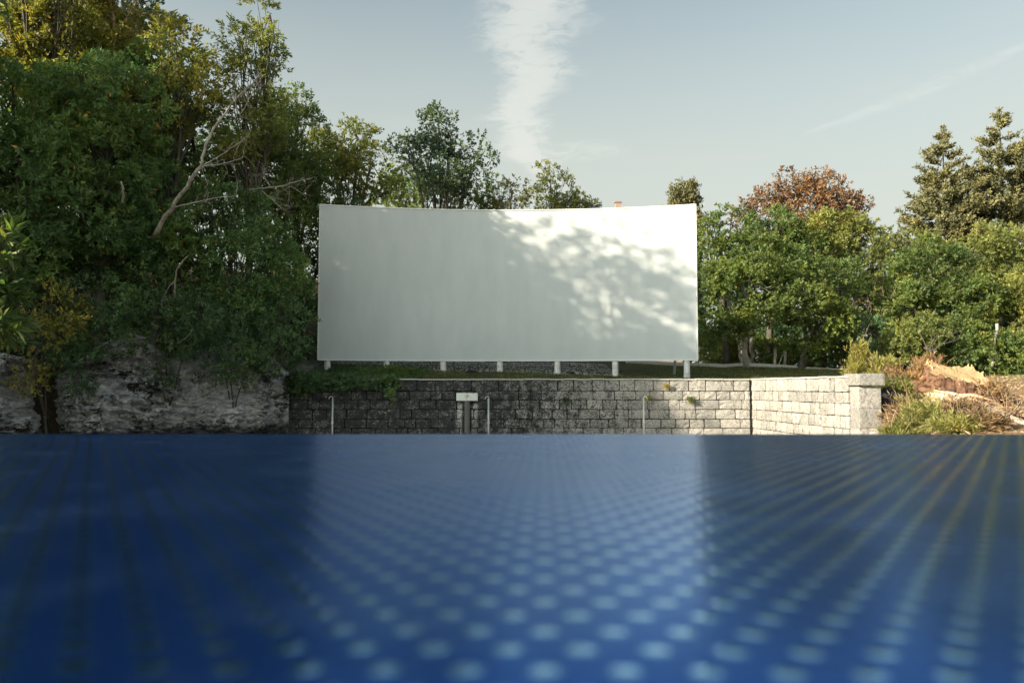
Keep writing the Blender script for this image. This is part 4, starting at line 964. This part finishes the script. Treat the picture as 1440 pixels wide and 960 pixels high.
# ------------------------------------------------------------ grass, gravel
def blades(name, pts, h, wd, rng, mt, lean=.5):
    n = len(pts); a = rng.uniform(0, 2 * math.pi, n); hh = (h * rng.uniform(.4, 1.3, n))[:, None]
    sd = np.stack([np.cos(a), np.sin(a), np.zeros(n)], -1) * wd * rng.uniform(.6, 1.3, n)[:, None]
    tipd = unit(np.stack([rng.normal(0, lean, n), rng.normal(0, lean, n), np.ones(n)], -1)) * hh
    V = np.empty((n, 3, 3)); V[:, 0] = pts - sd; V[:, 1] = pts + sd; V[:, 2] = pts + tipd
    return link(name, mesh_np(name, V.reshape(-1, 3), np.arange(n * 3).reshape(n, 3), M[mt], rng.uniform(0, 1, n)))
rng = np.random.default_rng(77)
n = 42000; x = rng.uniform(-7.2, 9.2, n); y = 25.2 + rng.random(n) ** 1.2 * 12
dn = fbm(np.stack([x * .9, y * .9, x * 0], -1), 4, 13)
keep = (rng.random(n) < sst(-.12, .12, dn) + .15) & ~((y > 28.8 + dn * 3) & (x < 3.5 + dn * 4) & (rng.random(n) < .9))
x, y = x[keep], y[keep]
x2 = rng.uniform(8, 17, 22000); y2 = rng.uniform(25.5, 36.3, 22000)
x = np.r_[x, x2]; y = np.r_[y, y2]
tag(blades('grass', np.stack([x, y, G(x, y)], -1), .085, .008, rng, 'grass'), 'short patchy grass on the terrace behind the stone wall', 'grass', kind='stuff')
n = 9000; x = rng.uniform(9.2, 20, n); y = rng.uniform(14, 30, n); dn = fbm(np.stack([x * .8, y * .8, x * 0], -1), 4, 14); k_ = dn > .02; x, y = x[k_], y[k_]
tag(blades('dry_grass', np.stack([x, y, G(x, y)], -1), .12, .01, rng, 'needle_cut', .9), 'straw coloured dry grass on the dirt bank', 'grass', kind='stuff')
def chips(name, pts, sz, rng, mt):
    n = len(pts); base = np.array([(1, 0, 0), (-.5, .87, 0), (-.5, -.87, 0), (0, 0, .8)])
    a = rng.uniform(0, 6.28, n); c_, s_ = np.cos(a), np.sin(a); s = (sz * rng.uniform(.4, 1.6, n))[:, None]
    V = np.empty((n, 4, 3))
    for i, b in enumerate(base):
        V[:, i, 0] = pts[:, 0] + (b[0] * c_ - b[1] * s_) * s[:, 0]; V[:, i, 1] = pts[:, 1] + (b[0] * s_ + b[1] * c_) * s[:, 0]; V[:, i, 2] = pts[:, 2] + b[2] * s[:, 0] * .8
    q = np.arange(n)[:, None] * 4
    Fc = np.concatenate([q + np.array([0, 1, 3]), q + np.array([1, 2, 3]), q + np.array([2, 0, 3])])
    return link(name, mesh_np(name, V.reshape(-1, 3), Fc, M[mt]))
n = 5200; x = rng.uniform(-6.8, 4.0, n); y = rng.uniform(28.3, 35, n)
tag(chips('gravel', np.stack([x, y, G(x, y)], -1), .028, rng, 'kerb'), 'loose pale gravel on the shaded slope behind the screen posts', 'gravel', kind='stuff')
n = 3500; x = rng.uniform(8.6, 17, n); y = rng.uniform(13, 26, n)
tag(chips('wood_chips', np.stack([x, y, G(x, y)], -1), .035, rng, 'bark_tan'), 'wood chips and clods scattered over the dirt bank', 'debris', kind='stuff')
n = 9000; x = rng.uniform(-6.8, -3, n); y = rng.uniform(25.3, 29, n)
C = np.stack([x, y, G(x, y)], -1)[:1500]; V, Fc, tint = sprays(C, np.tile((0, 0, 1.), (1500, 1)), 6, .06, .07, .04, rng)
tag(link('ground_cover', mesh_np('ground_cover', V, Fc, M['leaf_dark'], tint)), 'dark leafy ground cover under the left end of the screen', 'ground cover', kind='stuff')
n = 2200; x = rng.uniform(-16, -7.2, n); y = 25 - (-7.6 - x) * .94 + rng.uniform(.2, 6, n)
C = np.stack([x, y, G(x, y)], -1); V, Fc, tint = sprays(C, np.tile((0, 0, 1.), (n, 1)), 9, .3, .12, .05, rng)
tag(link('undergrowth', mesh_np('undergrowth', V, Fc, M['leaf_dark'], tint)), 'dark leafy undergrowth on the hillside above the rock face', 'undergrowth', kind='stuff')
# little plants rooted in wall joints
for lab, px, py, lf, r_ in [('yellow flowering weed in the top joint of the pale part of the wall', 938, 543, 'leaf_yellow', 4), ('green tuft growing from a joint of the pale wall, right of the third pipe', 972, 563, 'leaf_green', 7), ('yellow green tuft in the wall joint beside the third pipe', 911, 560, 'leaf_yellow', 5),
        ('dark green tuft hanging on the wall joint below the sixth post', 795, 563, 'leaf_dark', 6)]:
    c = P(px, py, 24.92); th = thing('wall_weed', lab, 'plant', tuple(c)); k = r_ * 7
    C = rng.normal(0, r_ * 25 / F * .35, (k, 3)) * np.array((1, .4, .6)); V, Fc, tint = sprays(C, unit(C + np.array((0, -.1, 0.02))), 6, .06, .06, .022, rng)
    link('foliage', mesh_np('foliage', V, Fc, M[lf], tint), th)

# ------------------------------------------------------------ stump, fallen trunks, brush
def stump():
    D_ = 20.2; c0 = P(1348, 548, D_); O0 = np.array((c0[0], D_, gz(c0[0], D_) - .1))
    th = thing('tree_stump', 'huge reddish sawn tree stump with furrowed roots on the dirt bank', 'stump', tuple(O0))
    m_, n_ = 160, 34; a = np.linspace(0, 2 * math.pi, m_, endpoint=False); t_ = np.linspace(0, 1, n_)
    A_, T_ = np.meshgrid(a, t_); dirs = np.stack([np.cos(A_), np.sin(A_)], -1)
    prof = .60 + .26 * (1 - T_) ** 2.2 + .10 * np.sin(T_ * 3)
    ridge = np.abs(fbm(np.stack([np.cos(A_) * 3.6, np.sin(A_) * 3.6, T_ * .8], -1), 3, 71, .5)) * 1.3
    fine_ = fbm(np.stack([np.cos(A_) * 10, np.sin(A_) * 10, T_ * 2.5], -1), 3, 72, .5) * .18
    rad = prof * (1.05 - ridge * .6 + fine_)
    hgt = .80 + .30 * np.cos(A_ - 1.9) + .16 * fbm(np.stack([np.cos(A_) * 4, np.sin(A_) * 4, A_ * 0], -1), 3, 73) * 2
    Zs = T_ * hgt; X_ = dirs[..., 0] * rad * 1.18; Y_ = dirs[..., 1] * rad
    V = np.stack([X_, Y_, Zs], -1).reshape(-1, 3)
    Fc = [(i * m_ + j, i * m_ + (j + 1) % m_, (i + 1) * m_ + (j + 1) % m_, (i + 1) * m_ + j) for i in range(n_ - 1) for j in range(m_)]
    link('bark', mesh_np('bark', V, Fc, M['bark_red'], smooth=False), th)
    rings = 9; V2 = []; top = V.reshape(n_, m_, 3)[-1]
    for q in range(rings):
        f_ = 1 - q / (rings - 1)
        r_ = top * np.array((f_, f_, 1)); zc = .78 + .30 * np.cos(a - 1.9) * f_
        r_[:, 2] = top[:, 2] * (f_ ** 3) + (zc - .05) * (1 - f_ ** 3) + fbm(np.stack([r_[:, 0] * 4, r_[:, 1] * 4, a * 0], -1), 3, 75) * .10 * (1 - f_ ** 6)
        V2.append(r_)
    V2 = np.concatenate(V2)
    Fc = [(i * m_ + j, i * m_ + (j + 1) % m_, (i + 1) * m_ + (j + 1) % m_, (i + 1) * m_ + j) for i in range(rings - 1) for j in range(m_)]
    link('cut_face', mesh_np('cut_face', V2, Fc, M['cutwood'], smooth=False), th)
    rg = np.random.default_rng(5)
    for k in range(9):
        an = -math.pi * (k + .5) / 9 + rg.normal(0, .1); L_ = rg.uniform(.35, .8)
        p0 = np.array((math.cos(an) * .7, math.sin(an) * .6, .22)); p1 = p0 + np.array((math.cos(an) * L_, math.sin(an) * L_, -.3 - .13 * L_))
        mb = MB(); mb.tube(limb(p0, p1, rg, 6, .12, .2), np.linspace(.15, .03, 6), 7, rough=.2); mb.obj('root', M['bark_red'], th)
    for k in range(26):     # torn splinters round the rim
        an = rg.uniform(0, 6.28); i = int(an / 6.2832 * m_) % m_; p = top[i]
        mb = MB(); mb.tube([p * np.array((.97, .97, 1)) - np.array((0, 0, .1)), p + np.array((rg.normal(0, .03), rg.normal(0, .03), rg.uniform(.01, .07)))], [.05, .015], 4); mb.obj('splinter', M['cutwood'], th)
stump()
def mound(name, label, px, py, D_, rx, ry, rz, seed, mt='bark_red', mat_key=None, cat='mound'):
    c = P(px, py, D_); z0 = gz(c[0], D_); o = boulder(name, label, (c[0], D_, z0), (rx * 2, ry * 2, rz * 2), seed, mt, cat, sharp=.35); return o
mound('earth_mound', 'low heap of brown earth and dead needles left of the stump', 1285, 540, 20.4, .75, .6, .46, 44, 'bark_tan')
mound('earth_mound', 'dark earth clod in front of the stump, behind the fallen trunk', 1352, 560, 19.2, .55, .4, .22, 46, 'bark_red')
def log(name, label, a, b, r0, r1, mt, seed, cat='log', splits=0, sag=0.0):
    rg = np.random.default_rng(seed); A_ = P(*a); B_ = P(*b); O0 = A_.copy(); d = B_ - A_; L_ = np.linalg.norm(d); ang = math.atan2(d[1], d[0]); pt = -math.asin(d[2] / L_)
    th = thing(name, label, cat, tuple(A_)); th.rotation_euler = (0, pt, ang)
    n_, m_ = 40, 20; s = np.linspace(0, 1, n_); an = np.linspace(0, 2 * math.pi, m_, endpoint=False); S2, A2 = np.meshgrid(s, an, indexing='ij')
    r_ = (r0 + (r1 - r0) * S2) * (1 + fbm(np.stack([np.cos(A2) * 2.2, np.sin(A2) * 2.2, S2 * L_ * .5], -1), 4, seed) * .9)
    off = np.cumsum(rg.normal(0, .012 * L_ / 3, (n_, 2)), 0)
    V = np.stack([S2 * L_ + fbm(np.stack([np.cos(A2) * 4, np.sin(A2) * 4, S2 * 0], -1), 3, seed + 2) * .5 * ((S2 == 0) | (S2 == 1)), np.cos(A2) * r_ + off[:, :1], np.sin(A2) * r_ + off[:, 1:] - sag * np.sin(S2 * math.pi)], -1).reshape(-1, 3)
    Fc = [(i * m_ + j, (i + 1) * m_ + j, (i + 1) * m_ + (j + 1) % m_, i * m_ + (j + 1) % m_) for i in range(n_ - 1) for j in range(m_)]
    mb = MB(); mb.add(V, Fc + [tuple(range(m_)), tuple((n_ - 1) * m_ + j for j in range(m_ - 1, -1, -1))]); mb.obj('stem', M[mt], th)
    for k in range(splits):
        x0 = rg.uniform(-.15, .3) * L_; an_ = rg.uniform(0, math.pi); rr_ = r0 * rg.uniform(.7, 1.05); yy = np.array((0, math.cos(an_) * rr_, math.sin(an_) * rr_))
        p0 = np.array((x0, 0, 0)) + yy; p1 = p0 + np.array((rg.uniform(.3, .7) * L_ * .5, 0, 0)) + yy * rg.uniform(-.3, .5)
        mb = MB(); mb.tube(limb(p0, p1, rg, 5, .03, .1), [.01, .045, .05, .035, .01], 5, rough=.3); mb.obj('splinter', M[mt], th)
    return th
log('fallen_log', 'long pale split trunk lying from below the stump towards the right picture edge', (1300, 556, 18.9), (1455, 596, 17.6), .20, .15, 'splinter', 61, splits=12)
log('fallen_log', 'thinner splintered trunk lying in front of the long pale trunk', (1322, 580, 18.0), (1470, 612, 16.9), .12, .10, 'splinter', 62, splits=7)
log('fallen_log', 'straight pale log rising over the right end of the fallen trunks', (1385, 574, 17.8), (1452, 606, 16.6), .065, .05, 'bark_pale', 63)
log('fallen_log', 'reddish broken wood piece at the left end of the fallen trunks', (1288, 544, 18.9), (1345, 560, 18.6), .10, .07, 'bark_red', 64, splits=5)
log('fallen_log', 'brown log at the bottom right corner beside the table edge', (1395, 602, 16.9), (1460, 600, 17.0), .09, .08, 'bark_tan', 65)
log('fallen_log', 'pale stick running from the pillar cap to the earth mound', (1238, 531, 19.6), (1268, 536, 19.9), .022, .016, 'bark_pale', 66)
def brush(label, px, py, D_, rxp, ryp, leaf, n_br, seed, name='brush_pile', cat='brush', dens=1.0, twig=.35, up=.3, L=.13, W=.022):
    rg = np.random.default_rng(seed); k = D_ / F; c = P(px, py, D_); z0 = gz(c[0], D_); O0 = np.array((c[0], D_, z0)); top = c[2] + ryp * k - z0
    th = thing(name, label, cat, tuple(O0)); st = MB(); C, O = [], []
    for i in range(n_br):
        a = rg.uniform(0, 2 * math.pi); rr_ = rxp * k * rg.uniform(.3, 1.0)
        p0 = np.array((rg.normal(0, rxp * k * .35), rg.normal(0, rxp * k * .25), rg.uniform(-.02, .3) * top))
        p1 = np.array((math.cos(a) * rr_, math.sin(a) * rr_ * .7, top * rg.uniform(.25, 1.0) * (1 - .35 * (rr_ / (rxp * k)) ** 2)))
        lp = limb(p0, p1, rg, 6, .12, .35); st.tube(lp, np.linspace(.022, .006, 6), 4, cap=False)
        for j in range(1, 6):
            q = int(9 * dens); C.append(lp[j] + rg.normal(0, .07, (q, 3))); O.append(np.tile(unit(lp[j] - lp[j - 1]) + np.array((0, 0, up)), (q, 1)))
        for _ in range(2):
            e = p1 + rg.normal(0, .25, 3); st.tube(limb(lp[3], e, rg, 4, .1, .4), [.012, .01, .007, .004], 3, cap=False)
    V, Fc, tint = sprays(np.concatenate(C), np.concatenate(O), 9, twig * .6, L, W, rg, .5, .1)
    st.obj('twigs', M['bark_tan'], th, True); link('needles', mesh_np('needles', V, Fc, M[leaf], tint), th)
brush('upright pale yellow green brush bundle behind the pillar cap', 1213, 512, 21.5, 16, 22, 'needle_cut', 26, 1, up=.9)
brush('rounded straw coloured brush with curly twigs right of the upright bundle', 1238, 518, 21.2, 22, 16, 'needle_cut', 26, 2)
brush('dark olive brush heap above the rough stones beside the pillar', 1250, 548, 19.8, 26, 12, 'leaf_olive', 22, 3, dens=.7)
brush('pale green feathery brush in front of the fallen trunks', 1296, 584, 17.2, 26, 18, 'needle_cut', 30, 4, dens=.55)
brush('green and brown brush right of the pillar foot at the table edge', 1262, 606, 16.8, 30, 9, 'leaf_olive', 26, 5, dens=.6)
brush('yellow green brush heap at the table edge below the fallen trunks', 1345, 608, 16.5, 36, 9, 'needle_cut', 28, 6, dens=.5)
brush('tangle of bare grey twigs over the middle of the fallen logs', 1350, 582, 17.7, 34, 12, 'leaf_dry', 34, 12, dens=.12)
brush('tangle of bare twigs in front of the pillar foot rocks', 1275, 570, 18.2, 26, 12, 'leaf_dry', 34, 13, dens=.15)
brush('bare broken branches at the far right over the fallen logs', 1420, 590, 17.4, 30, 18, 'leaf_dry', 26, 14, dens=.08)
brush('dry twigs and roots strewn on the right flank of the stump', 1392, 548, 19.6, 26, 9, 'leaf_dry', 24, 15, dens=.2)
brush('brown dead brush between stump and mound', 1272, 528, 20.6, 26, 10, 'leaf_dry', 24, 7)
brush('brown twiggy brush at the table edge near the bottom right corner', 1385, 606, 16.4, 28, 9, 'leaf_dry', 20, 8, dens=.5)
brush('dry brown brush clump on the upper left side of the stump', 1300, 520, 21.0, 22, 10, 'leaf_dry', 18, 9)

# house far behind, only its chimney shows over the screen
hc = P(877, 330, 62); th = thing('house', 'far house whose small chimney just shows above the screen\'s top edge', 'house', (hc[0], 62, gz(hc[0], 62)))
ct1 = P(877, 285.5, 65.2)[2] - gz(hc[0], 62)
mb = MB(); mb.box((0, 4, 5.5), (10, 8, 11.0)); mb.obj('wall', M['render'], th)
mb = MB(); mb.add([(-5.4, -.4, 11), (5.4, -.4, 11), (5.4, 8.4, 11), (-5.4, 8.4, 11), (-5.4, 4, 12.2), (5.4, 4, 12.2)], [(0, 1, 5, 4), (2, 3, 4, 5), (0, 4, 3), (1, 2, 5), (0, 3, 2, 1)]); rf = mb.obj('roof', M['rooftile'], th)
mb = MB(); mb.box((0, 3.2, (11.6 + ct1) / 2), (.45, .45, max(.3, ct1 - 11.6))); mb.box((0, 3.2, ct1 + .06), (.6, .6, .10)); mb.obj('chimney', M['render'], rf)

# ------------------------------------------------------------ blue table
tb_ = thing('blue_table', 'glossy blue table with a studded top, filling the foreground right in front of the camera', 'table', (0, 0, CZ))
PY = [-.30, 0, .10, .16, .24, .38, .64, .85, 1.2]; PZ = [-.0500, -.0522, -.0532, -.0543, -.0560, -.0580, -.0612, -.0624, -.0632]
def tz(y):      # smoothed sag of the sheet
    return float(np.mean([np.interp(y + q, PY, PZ) for q in np.linspace(-.08, .08, 9)]))
lo_, hi_ = .9, 1.3
for _ in range(40):
    m_ = (lo_ + hi_) / 2
    (lo_, hi_) = (m_, hi_) if -tz(m_) / m_ > (609.3 - 545) / F * 1.0033 else (lo_, m_)
YT, T0, TW = lo_, -.25, 1.84
yy = np.concatenate([np.linspace(T0, YT - .008, 90), [YT - .004, YT - .001, YT]]); n_ = len(yy)
zz = np.array([tz(q) for q in yy]); zz[-2] -= .0008; zz[-1] -= .003
xx = np.array([-TW / 2, -TW / 2 + .003, *np.linspace(-TW / 2 + .01, TW / 2 - .01, 9), TW / 2 - .003, TW / 2]); dzx = np.array([-.003, -.0006] + [0] * 9 + [-.0006, -.003]); m_ = len(xx)
V = [(x, y, z + d) for y, z in zip(yy, zz) for x, d in zip(xx, dzx)]; nt = len(V)
V += [(x, y, z - .024) for y, z in zip(yy, zz) for x in xx]
Fc = [(i * m_ + j, i * m_ + j + 1, (i + 1) * m_ + j + 1, (i + 1) * m_ + j) for i in range(n_ - 1) for j in range(m_ - 1)]
Fc += [(nt + i * m_ + j, nt + (i + 1) * m_ + j, nt + (i + 1) * m_ + j + 1, nt + i * m_ + j + 1) for i in range(n_ - 1) for j in range(m_ - 1)]
Fc += [((n_ - 1) * m_ + j, (n_ - 1) * m_ + j + 1, nt + (n_ - 1) * m_ + j + 1, nt + (n_ - 1) * m_ + j) for j in range(m_ - 1)] + [(j + 1, j, nt + j, nt + j + 1) for j in range(m_ - 1)]
Fc += [(i * m_, (i + 1) * m_, nt + (i + 1) * m_, nt + i * m_) for i in range(n_ - 1)] + [((i + 1) * m_ + m_ - 1, i * m_ + m_ - 1, nt + i * m_ + m_ - 1, nt + (i + 1) * m_ + m_ - 1) for i in range(n_ - 1)]
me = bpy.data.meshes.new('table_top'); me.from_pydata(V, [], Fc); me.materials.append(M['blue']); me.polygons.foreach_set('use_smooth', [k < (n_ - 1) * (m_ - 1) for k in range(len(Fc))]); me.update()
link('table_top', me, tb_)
for y_ in (T0 + .05, YT - .06):
    mb = MB(); mb.box((0, y_, tz(y_) - .024 - .025), (TW - .1, .03, .045)); mb.obj('rail', M['bluemetal'], tb_)
for x_ in (-TW / 2 + .12, TW / 2 - .12):
    for y_ in (T0 + .12, YT - .15):
        mb = MB(); mb.tube([(x_, y_, tz(y_) - .026), (x_, y_, -CZ)], .02, 8); mb.obj('leg', M['bluemetal'], tb_)
BIG = sorted([(len(o.data.loops) - 2 * len(o.data.polygons), o.parent.name if o.parent else '', o.name) for o in bpy.data.objects if o.type == 'MESH'])[-14:]
print(BIG)
print('LEAVES', LEAFCOUNT, 'TRIS', sum(len(o.data.loops) - 2 * len(o.data.polygons) for o in bpy.data.objects if o.type == 'MESH'))
